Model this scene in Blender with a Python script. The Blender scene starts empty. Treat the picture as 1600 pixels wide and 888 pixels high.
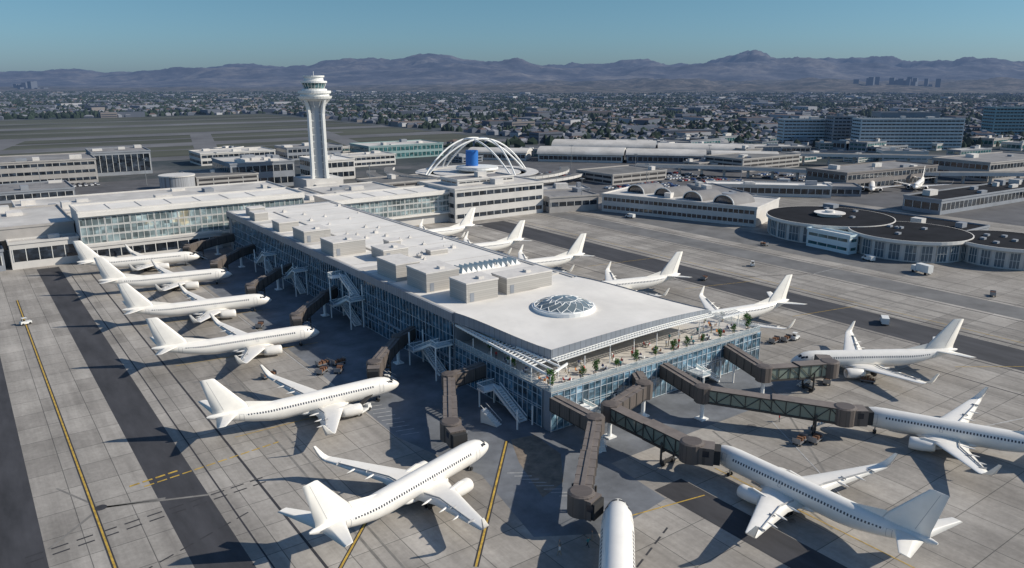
import bpy, math, random, bmesh
from mathutils import Vector, noise, Matrix
R=random.Random(11)
sc=bpy.context.scene; col=sc.collection
FX,FY=0.5868,0.8097
RX,RY=0.8097,-0.5868
def W(f,r): return (f*FX+r*RX, f*FY+r*RY)   # forward/right metres -> world xy

# ------------------------------------------------------------------ materials
MATS={}
def M(name,c,rough=.7,metal=0.,var=0.,scale=1.,coord='o',stretch=None,spec=.5,bump=0.):
    if name in MATS: return MATS[name]
    m=bpy.data.materials.new(name); m.use_nodes=True; nt=m.node_tree; N=nt.nodes; Lk=nt.links
    b=N['Principled BSDF']; b.inputs['Roughness'].default_value=rough; b.inputs['Metallic'].default_value=metal
    b.inputs['Specular IOR Level'].default_value=spec
    b.inputs['Base Color'].default_value=(*c,1)
    if var>0:
        if coord=='o': src=N.new('ShaderNodeTexCoord').outputs['Object']
        else: src=N.new('ShaderNodeNewGeometry').outputs['Position']
        if stretch:
            mp=N.new('ShaderNodeMapping'); mp.inputs['Scale'].default_value=stretch; Lk.new(src,mp.inputs[0]); src=mp.outputs[0]
        n=N.new('ShaderNodeTexNoise'); n.inputs['Scale'].default_value=scale; n.inputs['Detail'].default_value=6; n.inputs['Roughness'].default_value=.65
        Lk.new(src,n.inputs['Vector'])
        r=N.new('ShaderNodeValToRGB'); r.color_ramp.elements[0].position=.3; r.color_ramp.elements[1].position=.7
        r.color_ramp.elements[0].color=(*[x*(1-var) for x in c],1); r.color_ramp.elements[1].color=(*[min(1,x*(1+var)) for x in c],1)
        Lk.new(n.outputs[0],r.inputs[0]); Lk.new(r.outputs[0],b.inputs['Base Color'])
        if bump>0:
            bp=N.new('ShaderNodeBump'); bp.inputs['Strength'].default_value=bump; Lk.new(n.outputs[0],bp.inputs['Height']); Lk.new(bp.outputs[0],b.inputs['Normal'])
    MATS[name]=m; return m

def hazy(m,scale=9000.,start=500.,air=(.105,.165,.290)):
    """haze painted into far materials: base colour dims and blue emission grows with distance from the airport"""
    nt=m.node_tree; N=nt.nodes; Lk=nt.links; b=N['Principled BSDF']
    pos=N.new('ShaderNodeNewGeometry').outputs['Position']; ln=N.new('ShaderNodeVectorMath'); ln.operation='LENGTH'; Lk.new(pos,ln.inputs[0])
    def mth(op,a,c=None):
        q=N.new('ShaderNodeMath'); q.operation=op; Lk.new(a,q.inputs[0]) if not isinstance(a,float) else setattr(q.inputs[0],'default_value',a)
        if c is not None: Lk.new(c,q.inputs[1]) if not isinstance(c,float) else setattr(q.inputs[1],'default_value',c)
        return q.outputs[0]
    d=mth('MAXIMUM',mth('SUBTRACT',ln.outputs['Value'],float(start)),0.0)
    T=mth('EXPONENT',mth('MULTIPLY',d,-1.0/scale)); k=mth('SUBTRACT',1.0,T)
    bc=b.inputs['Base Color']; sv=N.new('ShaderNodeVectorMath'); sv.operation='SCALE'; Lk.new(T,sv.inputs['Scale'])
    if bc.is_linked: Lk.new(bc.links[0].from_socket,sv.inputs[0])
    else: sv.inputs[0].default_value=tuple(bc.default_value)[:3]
    Lk.new(sv.outputs[0],bc); b.inputs['Emission Color'].default_value=(*air,1); Lk.new(k,b.inputs['Emission Strength'])  # blue airlight painted as emission of the surface itself
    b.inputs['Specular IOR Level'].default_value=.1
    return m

def panel_mat(name,c,line,w,h,mort,rough=.6,metal=0.,coord='o',rotx=False,var=.08):
    m=bpy.data.materials.new(name); m.use_nodes=True; nt=m.node_tree; N=nt.nodes; Lk=nt.links
    b=N['Principled BSDF']; b.inputs['Roughness'].default_value=rough; b.inputs['Metallic'].default_value=metal
    src=N.new('ShaderNodeTexCoord').outputs['Object'] if coord=='o' else N.new('ShaderNodeNewGeometry').outputs['Position']
    if rotx:
        sp=N.new('ShaderNodeSeparateXYZ'); Lk.new(src,sp.inputs[0])
        a=N.new('ShaderNodeMath'); a.operation='ADD'; Lk.new(sp.outputs[0],a.inputs[0]); Lk.new(sp.outputs[1],a.inputs[1])
        cb=N.new('ShaderNodeCombineXYZ'); Lk.new(a.outputs[0],cb.inputs[0]); Lk.new(sp.outputs[2],cb.inputs[1]); src=cb.outputs[0]
    t=N.new('ShaderNodeTexBrick'); t.offset=0; t.inputs['Scale'].default_value=1; t.inputs['Brick Width'].default_value=w; t.inputs['Row Height'].default_value=h
    t.inputs['Mortar Size'].default_value=mort; t.inputs['Color1'].default_value=(*[x*(1-var) for x in c],1); t.inputs['Color2'].default_value=(*[x*(1+var) for x in c],1)
    t.inputs['Mortar'].default_value=(*line,1); t.inputs['Mortar Smooth'].default_value=0
    Lk.new(src,t.inputs['Vector']); Lk.new(t.outputs[0],b.inputs['Base Color'])
    MATS[name]=m; return m

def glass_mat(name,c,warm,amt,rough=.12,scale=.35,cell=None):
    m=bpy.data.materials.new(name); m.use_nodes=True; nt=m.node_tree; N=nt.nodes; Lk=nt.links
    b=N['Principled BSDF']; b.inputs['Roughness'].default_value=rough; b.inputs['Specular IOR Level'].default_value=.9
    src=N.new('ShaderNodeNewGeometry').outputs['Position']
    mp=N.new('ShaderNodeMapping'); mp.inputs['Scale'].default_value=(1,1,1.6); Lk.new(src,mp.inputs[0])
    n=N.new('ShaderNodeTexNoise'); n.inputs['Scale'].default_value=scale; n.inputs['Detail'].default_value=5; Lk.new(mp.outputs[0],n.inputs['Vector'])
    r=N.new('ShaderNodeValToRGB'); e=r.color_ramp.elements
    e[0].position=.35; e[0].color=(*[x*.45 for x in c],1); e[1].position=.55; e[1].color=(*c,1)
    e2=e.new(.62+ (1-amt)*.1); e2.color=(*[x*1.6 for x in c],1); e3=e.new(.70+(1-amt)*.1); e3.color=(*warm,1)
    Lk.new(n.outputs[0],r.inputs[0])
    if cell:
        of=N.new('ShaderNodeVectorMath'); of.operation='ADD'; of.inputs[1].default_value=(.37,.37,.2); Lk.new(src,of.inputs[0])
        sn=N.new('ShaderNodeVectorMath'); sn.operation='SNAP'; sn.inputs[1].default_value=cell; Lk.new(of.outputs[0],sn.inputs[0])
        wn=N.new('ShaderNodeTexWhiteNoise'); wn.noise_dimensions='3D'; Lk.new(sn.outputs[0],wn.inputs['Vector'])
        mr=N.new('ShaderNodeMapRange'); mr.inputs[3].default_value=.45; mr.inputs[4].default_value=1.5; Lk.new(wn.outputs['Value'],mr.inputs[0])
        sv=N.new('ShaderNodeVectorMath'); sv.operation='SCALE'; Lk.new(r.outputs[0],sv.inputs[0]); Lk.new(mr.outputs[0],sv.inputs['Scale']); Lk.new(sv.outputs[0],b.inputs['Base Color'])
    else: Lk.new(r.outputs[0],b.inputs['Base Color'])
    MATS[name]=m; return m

def window_band_mat():
    m=bpy.data.materials.new('cabin_window_pattern'); m.use_nodes=True; nt=m.node_tree; N=nt.nodes; Lk=nt.links
    b=N['Principled BSDF']; b.inputs['Roughness'].default_value=.3
    sp=N.new('ShaderNodeSeparateXYZ'); Lk.new(N.new('ShaderNodeTexCoord').outputs['Object'],sp.inputs[0])
    d=N.new('ShaderNodeMath'); d.operation='DIVIDE'; d.inputs[1].default_value=.53; Lk.new(sp.outputs[0],d.inputs[0])
    f=N.new('ShaderNodeMath'); f.operation='FRACT'; Lk.new(d.outputs[0],f.inputs[0])
    l=N.new('ShaderNodeMath'); l.operation='LESS_THAN'; l.inputs[1].default_value=.52; Lk.new(f.outputs[0],l.inputs[0])
    mx=N.new('ShaderNodeMix'); mx.data_type='RGBA'; Lk.new(l.outputs[0],mx.inputs[0]); mx.inputs[6].default_value=(.80,.78,.74,1); mx.inputs[7].default_value=(.03,.035,.05,1)
    Lk.new(mx.outputs[2],b.inputs['Base Color']); return m

white=M('aircraft_white_paint',(.82,.79,.73),.34,0,.05,.5)
white2=M('white_painted_metal',(.72,.72,.69),.5,0,.08,.8)
archw=M('arch_white',(.85,.85,.82),.5)
dark=M('dark_window_glass',(.02,.025,.035),.15)
tyre=M('tyre_rubber',(.025,.025,.025),.9)
steel=M('grey_steel',(.32,.33,.34),.45,.5,.1,2)
line_g=M('door_seam_grey',(.42,.42,.42),.6)
wband=window_band_mat()
roofw=M('white_roof_membrane',(.72,.69,.64),.8,0,.11,.09,'w')
roofw2=M('worn_light_roof',(.50,.48,.45),.85,0,.25,.06,'w')
roofg=M('grey_gravel_roof',(.21,.205,.205),.9,0,.3,.08,'w')
roofd=M('dark_flat_roof',(.018,.019,.023),.95,0,.4,.1,'w',spec=.1)
beige=M('beige_render_wall',(.38,.36,.34),.8,0,.12,.15,'w')
greyw=M('grey_concrete_wall',(.25,.27,.30),.8,0,.15,.12,'w')
lightw=M('pale_concrete_wall',(.58,.56,.53),.75,0,.1,.12,'w')
fascia=panel_mat('grey_metal_fascia_panels',(.25,.275,.31),(.12,.13,.14),1.2,30,.05,.5,.0,'w',True)
unitm=panel_mat('pale_louvred_unit_cladding',(.44,.42,.39),(.33,.315,.29),30,.5,.05,.6,0,'w',True)
unitt=M('pale_unit_top',(.64,.61,.57),.8,0,.12,.4,'w')
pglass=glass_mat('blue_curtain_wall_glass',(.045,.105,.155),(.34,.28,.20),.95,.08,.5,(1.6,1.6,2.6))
fglass=glass_mat('sunlit_blue_terrace_glass',(.11,.20,.27),(.36,.42,.45),1.15,.1,.6,(1.6,1.6,2.6))  # sunlit sky reflection on the sun-facing sides put into the base colour
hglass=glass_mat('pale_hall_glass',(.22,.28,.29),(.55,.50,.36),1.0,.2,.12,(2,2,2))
dglass=glass_mat('dark_ribbon_glass',(.03,.04,.055),(.1,.1,.1),.3,.12,.35,(3,3,3))
tglass=glass_mat('teal_ribbon_glass',(.05,.14,.15),(.2,.25,.25),.5)
mull=M('pale_mullion_metal',(.50,.56,.60),.45,.1)
hmull=M('white_mullion',(.70,.70,.67),.5)
jbm=panel_mat('taupe_corrugated_bridge_cladding',(.135,.112,.098),(.075,.065,.058),.6,30,.05,.6,.1,'w',True)
jbt=M('taupe_bridge_roof',(.17,.145,.13),.75,0,.2,.5,'w')
jbd=M('dark_bridge_frame',(.05,.047,.043),.6)
bell=M('black_bellows',(.03,.03,.03),.9)
yellow=M('yellow_marking_paint',(.46,.30,.05),.8,0,.45,.8,'w')
whitep=M('faded_white_marking_paint',(.42,.42,.41),.8,0,.35,.9,'w')
jointd=M('dark_joint_sealant',(.035,.035,.04),.9,0,.3,.6,'w')
leafm=M('leaf_green',(.045,.13,.02),.8,0,.5,3)
bark=M('bark_brown',(.10,.07,.045),.9)
potm=M('pale_plaster_pot',(.5,.45,.4),.8)
orange=M('orange_seat_fabric',(.55,.22,.06),.8)
deckm=panel_mat('pale_deck_boards',(.58,.55,.50),(.42,.40,.36),.6,6,.03,.75,0,'w')
railg=M('pale_glass_balustrade',(.40,.50,.55),.12); railg.node_tree.nodes['Principled BSDF'].inputs['Alpha'].default_value=.35
bluep=M('bright_blue_paint',(.01,.13,.45),.5)

def ground_mat():
    m=bpy.data.materials.new('apron_concrete_and_far_land'); m.use_nodes=True; nt=m.node_tree; N=nt.nodes; Lk=nt.links
    b=N['Principled BSDF']; b.inputs['Roughness'].default_value=.82; b.inputs['Specular IOR Level'].default_value=.3
    pos=N.new('ShaderNodeNewGeometry').outputs['Position']
    t=N.new('ShaderNodeTexBrick'); t.offset=0; t.inputs['Scale'].default_value=1; t.inputs['Brick Width'].default_value=7.6; t.inputs['Row Height'].default_value=7.6
    t.inputs['Mortar Size'].default_value=.07; t.inputs['Mortar Smooth'].default_value=.2
    t.inputs['Color1'].default_value=(.325,.303,.275,1); t.inputs['Color2'].default_value=(.42,.392,.355,1); t.inputs['Mortar'].default_value=(.15,.145,.135,1)
    Lk.new(pos,t.inputs['Vector'])
    def nz(scale,st,det=6,lo=.35,hi=.65,a=.75,bb=1.12):
        mp=N.new('ShaderNodeMapping'); mp.inputs['Scale'].default_value=st; Lk.new(pos,mp.inputs[0])
        n=N.new('ShaderNodeTexNoise'); n.inputs['Scale'].default_value=scale; n.inputs['Detail'].default_value=det; n.inputs['Roughness'].default_value=.7; Lk.new(mp.outputs[0],n.inputs['Vector'])
        mr=N.new('ShaderNodeMapRange'); mr.inputs[1].default_value=lo; mr.inputs[2].default_value=hi; mr.inputs[3].default_value=a; mr.inputs[4].default_value=bb; Lk.new(n.outputs[0],mr.inputs[0]); return mr.outputs[0]
    f1=nz(.035,(1,1,1),6,.35,.65,.70,1.1); f2=nz(.12,(2.2,.12,1),5,.35,.65,.78,1.1); f3=nz(1.1,(1,1,1),5,.3,.7,.86,1.08)
    mu=N.new('ShaderNodeMath'); mu.operation='MULTIPLY'; Lk.new(f1,mu.inputs[0]); Lk.new(f2,mu.inputs[1])
    mu2=N.new('ShaderNodeMath'); mu2.operation='MULTIPLY'; Lk.new(mu.outputs[0],mu2.inputs[0]); Lk.new(f3,mu2.inputs[1])
    vm=N.new('ShaderNodeVectorMath'); vm.operation='SCALE'; Lk.new(t.outputs[0],vm.inputs[0]); Lk.new(mu2.outputs[0],vm.inputs['Scale'])
    n=N.new('ShaderNodeTexNoise'); n.inputs['Scale'].default_value=.009; n.inputs['Detail'].default_value=9; n.inputs['Roughness'].default_value=.75; Lk.new(pos,n.inputs['Vector'])
    r=N.new('ShaderNodeValToRGB'); e=r.color_ramp.elements; e[0].position=.36; e[0].color=(.033,.045,.045,1); e[1].position=.64; e[1].color=(.135,.135,.14,1)
    x=e.new(.5); x.color=(.065,.074,.078,1); Lk.new(n.outputs[0],r.inputs[0])
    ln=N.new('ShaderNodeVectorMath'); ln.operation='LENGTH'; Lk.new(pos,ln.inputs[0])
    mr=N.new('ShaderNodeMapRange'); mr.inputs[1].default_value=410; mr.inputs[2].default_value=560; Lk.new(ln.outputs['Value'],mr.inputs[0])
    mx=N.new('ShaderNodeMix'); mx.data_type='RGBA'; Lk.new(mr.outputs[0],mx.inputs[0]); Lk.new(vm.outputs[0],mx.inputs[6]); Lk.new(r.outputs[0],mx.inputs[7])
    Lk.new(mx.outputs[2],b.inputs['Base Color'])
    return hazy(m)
gmat=ground_mat()
asph=M('dark_asphalt',(.045,.045,.050),.85,0,.4,.25,'w',(1,.25,1))
asph2=M('worn_asphalt',(.155,.166,.182),.7,0,.35,.16,'w')
asph3=M('old_grey_asphalt',(.15,.148,.145),.85,0,.3,.1,'w')
lotm=M('car_lot_asphalt',(.09,.09,.095),.85,0,.3,.1,'w')
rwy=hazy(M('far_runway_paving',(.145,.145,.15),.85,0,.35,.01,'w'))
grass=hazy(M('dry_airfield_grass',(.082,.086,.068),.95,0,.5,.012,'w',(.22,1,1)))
roadm=M('road_asphalt',(.10,.10,.105),.85,0,.2,.05,'w')

# ------------------------------------------------------------------ mesh builder
class MB:
    def __init__(s): s.v=[];s.f=[];s.m=[];s.s=[]
    def add(s,vs,fs,mi=0,sm=False):
        o=len(s.v); s.v+= [tuple(p) for p in vs]
        for f in fs: s.f.append([i+o for i in f]); s.m.append(mi); s.s.append(sm)
    def quad(s,*p,mi=0): s.add(p,[list(range(len(p)))],mi)
    def box(s,x0,y0,z0,x1,y1,z1,mi=0,top=None):
        v=[(x0,y0,z0),(x1,y0,z0),(x1,y1,z0),(x0,y1,z0),(x0,y0,z1),(x1,y0,z1),(x1,y1,z1),(x0,y1,z1)]
        s.add(v,[(3,2,1,0),(0,1,5,4),(1,2,6,5),(2,3,7,6),(3,0,4,7)],mi)
        s.add(v[4:],[(0,1,2,3)],mi if top is None else top)
    def beam(s,p,q,w,h0,h1,mi=0,top=None):
        p=Vector(p);q=Vector(q);d=q-p;n=Vector((-d.y,d.x,0)); n=n.normalized()*(w/2) if n.length>1e-6 else Vector((w/2,0,0))
        a=[p-n,q-n,q+n,p+n]
        v=[(x.x,x.y,x.z+h0) for x in a]+[(x.x,x.y,x.z+h1) for x in a]
        s.add(v,[(3,2,1,0),(0,1,5,4),(1,2,6,5),(2,3,7,6),(3,0,4,7)],mi)
        s.add(v[4:],[(0,1,2,3)],mi if top is None else top)
    def prism(s,pts,z0,z1,mi=0,top=None):
        n=len(pts); v=[(x,y,z0) for x,y in pts]+[(x,y,z1) for x,y in pts]
        s.add(v,[(i,(i+1)%n,(i+1)%n+n,i+n) for i in range(n)],mi); s.add(v[n:],[list(range(n))],mi if top is None else top)
        s.add(v[:n],[list(range(n))[::-1]],mi)
    def tube(s,p,q,r,n=6,mi=0,r2=None,caps=True,sm=True):
        p=Vector(p);q=Vector(q);d=(q-p).normalized(); a=d.orthogonal().normalized(); b=d.cross(a); r2=r if r2 is None else r2
        v=[];
        for c,rr in ((p,r),(q,r2)):
            for i in range(n):
                t=2*math.pi*i/n; v.append(c+a*rr*math.cos(t)+b*rr*math.sin(t))
        s.add(v,[(i,(i+1)%n,(i+1)%n+n,i+n) for i in range(n)],mi,sm)
        if caps: s.add(v[:n],[list(range(n))[::-1]],mi); s.add(v[n:],[list(range(n))],mi)
    def loft(s,rings,mi=0,sm=True,c0=True,c1=True):
        n=len(rings[0]); v=[p for r in rings for p in r]; f=[]
        for k in range(len(rings)-1):
            for i in range(n): j=(i+1)%n; f.append((k*n+i,k*n+j,(k+1)*n+j,(k+1)*n+i))
        s.add(v,f,mi,sm)
        if c0: s.add(rings[0],[list(range(n))[::-1]],mi)
        if c1: s.add(rings[-1],[list(range(n))],mi)
    def lathe(s,prof,n=20,mi=0,axis='x',c=(0,0,0),sm=True):
        rings=[]
        for a,r in prof:
            ring=[]
            for i in range(n):
                t=2*math.pi*i/n; u=r*math.cos(t);w=r*math.sin(t)
                ring.append((c[0]+a,c[1]+u,c[2]+w) if axis=='x' else ((c[0]+u,c[1]+w,c[2]+a) if axis=='z' else (c[0]+u,c[1]+a,c[2]-w)))
            rings.append(ring)
        s.loft(rings,mi,sm,True,True)
    def mesh(s,name,mats,fix=False):
        me=bpy.data.meshes.new(name); me.from_pydata(s.v,[],s.f)
        for m in mats: me.materials.append(m)
        me.polygons.foreach_set('material_index',s.m); me.polygons.foreach_set('use_smooth',s.s)
        if fix:
            bm=bmesh.new(); bm.from_mesh(me); bmesh.ops.recalc_face_normals(bm,faces=bm.faces); bm.to_mesh(me); bm.free()
        me.update(); return me

def put(name,me,parent=None,loc=(0,0,0),rot=0,label=None,cat=None,group=None,kind=None):
    if isinstance(me,tuple): me=me[0].mesh(name,me[1])
    o=bpy.data.objects.new(name,me); col.objects.link(o); o.location=loc; o.rotation_euler[2]=rot
    if parent: o.parent=parent
    if label: o['label']=label
    if cat: o['category']=cat
    if group: o['group']=group
    if kind: o['kind']=kind
    return o
def copy_tree(o,parent=None,loc=None,rot=None):
    n=o.copy(); col.objects.link(n)
    if parent: n.parent=parent
    if loc is not None: n.location=loc
    if rot is not None: n.rotation_euler[2]=rot
    for c in list(o.children): copy_tree(c,n)
    return n

# ------------------------------------------------------------------ world, sun, camera
ELEV=math.radians(32); TS=Vector((.8*math.cos(ELEV),-.6*math.cos(ELEV),math.sin(ELEV)))
w=bpy.data.worlds.new("World"); sc.world=w; w.use_nodes=True; N=w.node_tree.nodes; Lk=w.node_tree.links
bg=N['Background']; sky=N.new('ShaderNodeTexSky'); sky.sky_type='NISHITA'; sky.sun_disc=False; sky.sun_elevation=ELEV; sky.sun_rotation=math.atan2(.8,-.6)
sky.air_density=1.0; sky.dust_density=.6; sky.ozone_density=2.5
mm=N.new('ShaderNodeMix'); mm.data_type='RGBA'; mm.blend_type='MULTIPLY'; mm.inputs[0].default_value=1
tc_=N.new('ShaderNodeTexCoord'); sx_=N.new('ShaderNodeSeparateXYZ'); Lk.new(tc_.outputs['Generated'],sx_.inputs[0])
cr_=N.new('ShaderNodeValToRGB'); Lk.new(sx_.outputs[2],cr_.inputs[0]); e=cr_.color_ramp.elements
e[0].position=0; e[0].color=(.42,.60,.96,1); e[1].position=.30; e[1].color=(.74,.90,1,1)
q=e.new(.05); q.color=(.43,.65,.90,1); q=e.new(.10); q.color=(.43,.65,.79,1)
Lk.new(sky.outputs[0],mm.inputs[6]); Lk.new(cr_.outputs[0],mm.inputs[7]); Lk.new(mm.outputs[2],bg.inputs[0]); bg.inputs[1].default_value=.105
sun=bpy.data.lights.new('sun','SUN'); sun.energy=4.9; sun.angle=math.radians(.5); sun.color=(1,.92,.80)
so=bpy.data.objects.new('sun',sun); col.objects.link(so); so.rotation_euler=TS.to_track_quat('Z','Y').to_euler()
sc.view_settings.view_transform='Standard'; sc.view_settings.look='None'; sc.view_settings.exposure=0
cam=bpy.data.cameras.new('camera'); co=bpy.data.objects.new('camera',cam); col.objects.link(co)
co.location=(0,0,66); co.rotation_euler=(math.radians(90-14.89),0,math.radians(-35.93)); cam.sensor_width=36; cam.lens=27; cam.clip_end=60000; cam.clip_start=1
sc.camera=co

# ------------------------------------------------------------------ ground
def sheet(name,pts,z,mat,label=None):
    b=MB(); b.add([(x,y,z) for x,y in pts],[list(range(len(pts)))])
    me=b.mesh(name,[mat])
    if me.polygons[0].normal.z<0: me.flip_normals()
    return put(name,me,kind='structure',label=label)
sheet('ground',[(-30000,-30000),(30000,-30000),(30000,30000),(-30000,30000)],0,gmat)
def rect(x0,y0,x1,y1): return [(x0,y0),(x1,y0),(x1,y1),(x0,y1)]
sheet('taxiway',rect(19,30,26,318),.004,asph)
sheet('taxiway',rect(-26,30,2.5,318),.004,asph)
sheet('taxiway',rect(196,20,212,300),.004,asph)
sheet('taxiway',rect(240,20,253,330),.004,asph3)
sheet('pavement',[(86,318),(62,318),(62,160),(61,122),(66,100),(62,80),(72,74),(86,76),(87,90),(150,90),(150,106),(86,106)],.004,asph2)
sheet('pavement',rect(86.5,48,93,79),.012,asph)
sheet('pavement',rect(130,106,150,300),.004,asph2)
sheet('pavement',rect(262,130,285,292),.004,asph3)
sheet('airfield_grass',rect(-900,700,520,1560),.02,grass)
for x0,x1,y0,y1 in ((-1000,600,700,735),(-1000,300,800,808),(-1000,600,850,895),(-1000,420,950,962),(-1000,600,1020,1065),(-600,560,1150,1160),(-1000,600,1240,1290),(-1000,500,1400,1415)):
    sheet('runway',rect(x0,y0,x1,y1),.05,rwy)
for x in (-20,180,330): sheet('runway',[(x,735),(x+22,735),(x+90,1020),(x+65,1020)],.06,rwy)
def lines(name,segs,z,mat,dash=None):
    b=MB()
    for (x0,y0,x1,y1,wd) in segs:
        d=Vector((x1-x0,y1-y0)); L=d.length; d/=L; n=Vector((-d.y,d.x))*wd/2
        k=0.
        while k<L:
            e=min(L,k+(dash[0] if dash else L))
            a=Vector((x0,y0))+d*k; c=Vector((x0,y0))+d*e
            b.quad((a.x-n.x,a.y-n.y,z),(c.x-n.x,c.y-n.y,z),(c.x+n.x,c.y+n.y,z),(a.x+n.x,a.y+n.y,z))
            k=e+(dash[1] if dash else 1)
    return put(name,b.mesh(name,[mat]),kind='structure')
lines('dark_line_border',[(10,40,10,275,.75),(34,60,34,300,.4),(180,30,180,290,.35),(194.5,30,194.5,300,.35),(51,79,77,108,.8),(30,84,44,99,.7),(28,30,28,300,.25),(215,20,215,300,.6),(238,20,238,330,.45),(255,20,255,330,.45)],.018,jointd)
lines('yellow_marking',[(10,40,10,275,.3),(51,79,77,108,.32),(30,84,44,99,.32),(76,76,92,73,.25),(218,20,218,300,.2)],.024,yellow)
lines('yellow_marking',[(18,130,42,133,.35),(16,131.5,24,132.5,.5)],.028,yellow,(1.6,.5))
lines('dashed_dark_marking',[(0,118.5,36,121.5,.35),(0,116.8,36,119.8,.35),(0,100,30,112,.3),(60,62,80,70,.3)],.021,jointd,(2.2,1.1))
lines('white_hatching',[(62,146-i*2.0,65.5,145-i*2.0,.22) for i in range(13)]+[(70+i*.35,98-i*1.6,72.5+i*.35,96.3-i*1.6,.2) for i in range(12)],.03,whitep)
lines('white_marking',[(60.5,160,60.5,300,.2),(150,60,178,52,.25),(104,50,125,84,.2),(218,150,262,150,.2)],.03,whitep)
lines('yellow_marking',[(x0,y0,x1,y1,.18) for x0,y0,x1,y1 in ((36,296,69,292),(36,263.5,70,258),(36,224.5,70,219.5),(36,186.5,70,182.6),(36,139.8,60,139.4),(100.5,40,100.6,78),(186,77,210,60),(190,124,215,119),(188,163,215,156),(183,205,215,200))],.027,yellow)
tm=M('tyre_streaks',(.19,.18,.165),.85,0,.35,.3,'w')
lines('tyre_streak',[(11,127,3,119,.5),(11,127,20,124,.6),(11,127,26,121,.5),(11,127,6,138,.35),(100,55,112,88,.4),(222,60,226,240,.5),(228,60,231,240,.5),(40,60,46,300,.4),(42,60,49,300,.35),(110,60,140,95,.4),(160,40,172,100,.4)],.015,tm)
lines('black_taxi_edge',[(190,50,170,44,.6),(196,90,178,84,.5),(183,178,240,150,.3)],.033,jointd)
stain=M('oil_stain',(.17,.155,.14),.7,0,.5,.7,'w')
brown=M('worn_brown_patch',(.20,.165,.13),.8,0,.4,.5,'w')
def blob(x,y,r,sd,ex=1.):
    rr=random.Random(sd); return [(x+r*rr.uniform(.6,1.2)*math.cos(k*math.pi/9),y+r*ex*rr.uniform(.6,1.2)*math.sin(k*math.pi/9)) for k in range(18)]
for i,(x,y,r) in enumerate(((55,292,1.6),(55,256,1.3),(54,217,1.8),(55,181,1.4),(53,140,1.7),(57,99,1.5),(100,64,1.6),(97,60,.8),(142,60,1.5),(165,88,1.6),(47,120,1.0),(120,85,1.1),(170,130,1.4),(60,230,1.0))):
    sheet('oil_stain',blob(x,y,r,i,.8),.035+i*.0005,stain)
sheet('pavement',[(74,100),(78,108),(83,107),(82,98),(76,90),(70,88)],.010,brown)
b=MB(); b.lathe([(0,.9),(.03,.9)],16,0,'z'); put('manhole_cover',b.mesh('manhole_cover',[jointd]),loc=(11,127,.01),label='round dark metal manhole cover set in the apron',cat='manhole cover')
sheet('road',[W(560,60),W(575,60),W(470,420),W(455,420)],.03,roadm)
sheet('road',[(420,120),(436,120),(436,520),(420,520)],.035,roadm)
sheet('parking_ground',[(300,310),(480,310),(560,440),(330,520)],.02,lotm)
sheet('parking_ground',rect(0,500,120,575),.02,lotm)
sheet('apron',[(400,120),(640,60),(640,240),(400,260)],.024,lotm)

# ------------------------------------------------------------------ airliner
ST=[(0,.06,.06,2.85),(-.25,.42,.4,2.87),(-.7,.78,.75,2.92),(-1.3,1.1,1.08,3.0),(-2.1,1.4,1.4,3.12),(-3.2,1.66,1.74,3.26),(-4.6,1.82,1.93,3.33),(-6.2,1.88,2.0,3.35),(-25.5,1.88,2.0,3.35),(-28,1.82,1.86,3.48),(-31,1.58,1.55,3.82),(-34,1.2,1.18,4.25),(-37,.74,.76,4.72),(-38.8,.38,.42,5.0),(-39.5,.14,.16,5.1)]
def sta(x):
    for a,c in zip(ST,ST[1:]):
        if c[0]<=x<=a[0]:
            t=(x-a[0])/(c[0]-a[0]); return [a[i]+(c[i]-a[i])*t for i in range(1,4)]
    return ST[-1][1:]
def surf(x,ang,off=.015):
    ry,rz,zc=sta(x); t=math.radians(ang); return (x,(ry+off)*math.cos(t),zc+(rz+off)*math.sin(t))
def patch(b,x0,x1,a0,a1,mi=0,nx=2,na=3,off=.02):
    for i in range(nx):
        for j in range(na):
            xa=x0+(x1-x0)*i/nx;xb=x0+(x1-x0)*(i+1)/nx;aa=a0+(a1-a0)*j/na;ab=a0+(a1-a0)*(j+1)/na
            b.quad(surf(xa,aa,off),surf(xb,aa,off),surf(xb,ab,off),surf(xa,ab,off),mi=mi)
def airfoil(xle,ch,y,z,th,t):
    pts=[]
    prof=[(0,0),(.05,.55),(.2,.95),(.4,1.0),(.65,.7),(1,.04),(.65,-.25),(.4,-.5),(.2,-.55),(.05,-.35)]
    for a,h in prof:
        k=h*th*.5
        pts.append((xle-a*ch,y-math.sin(t)*k,z+math.cos(t)*k))
    return pts
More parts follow.
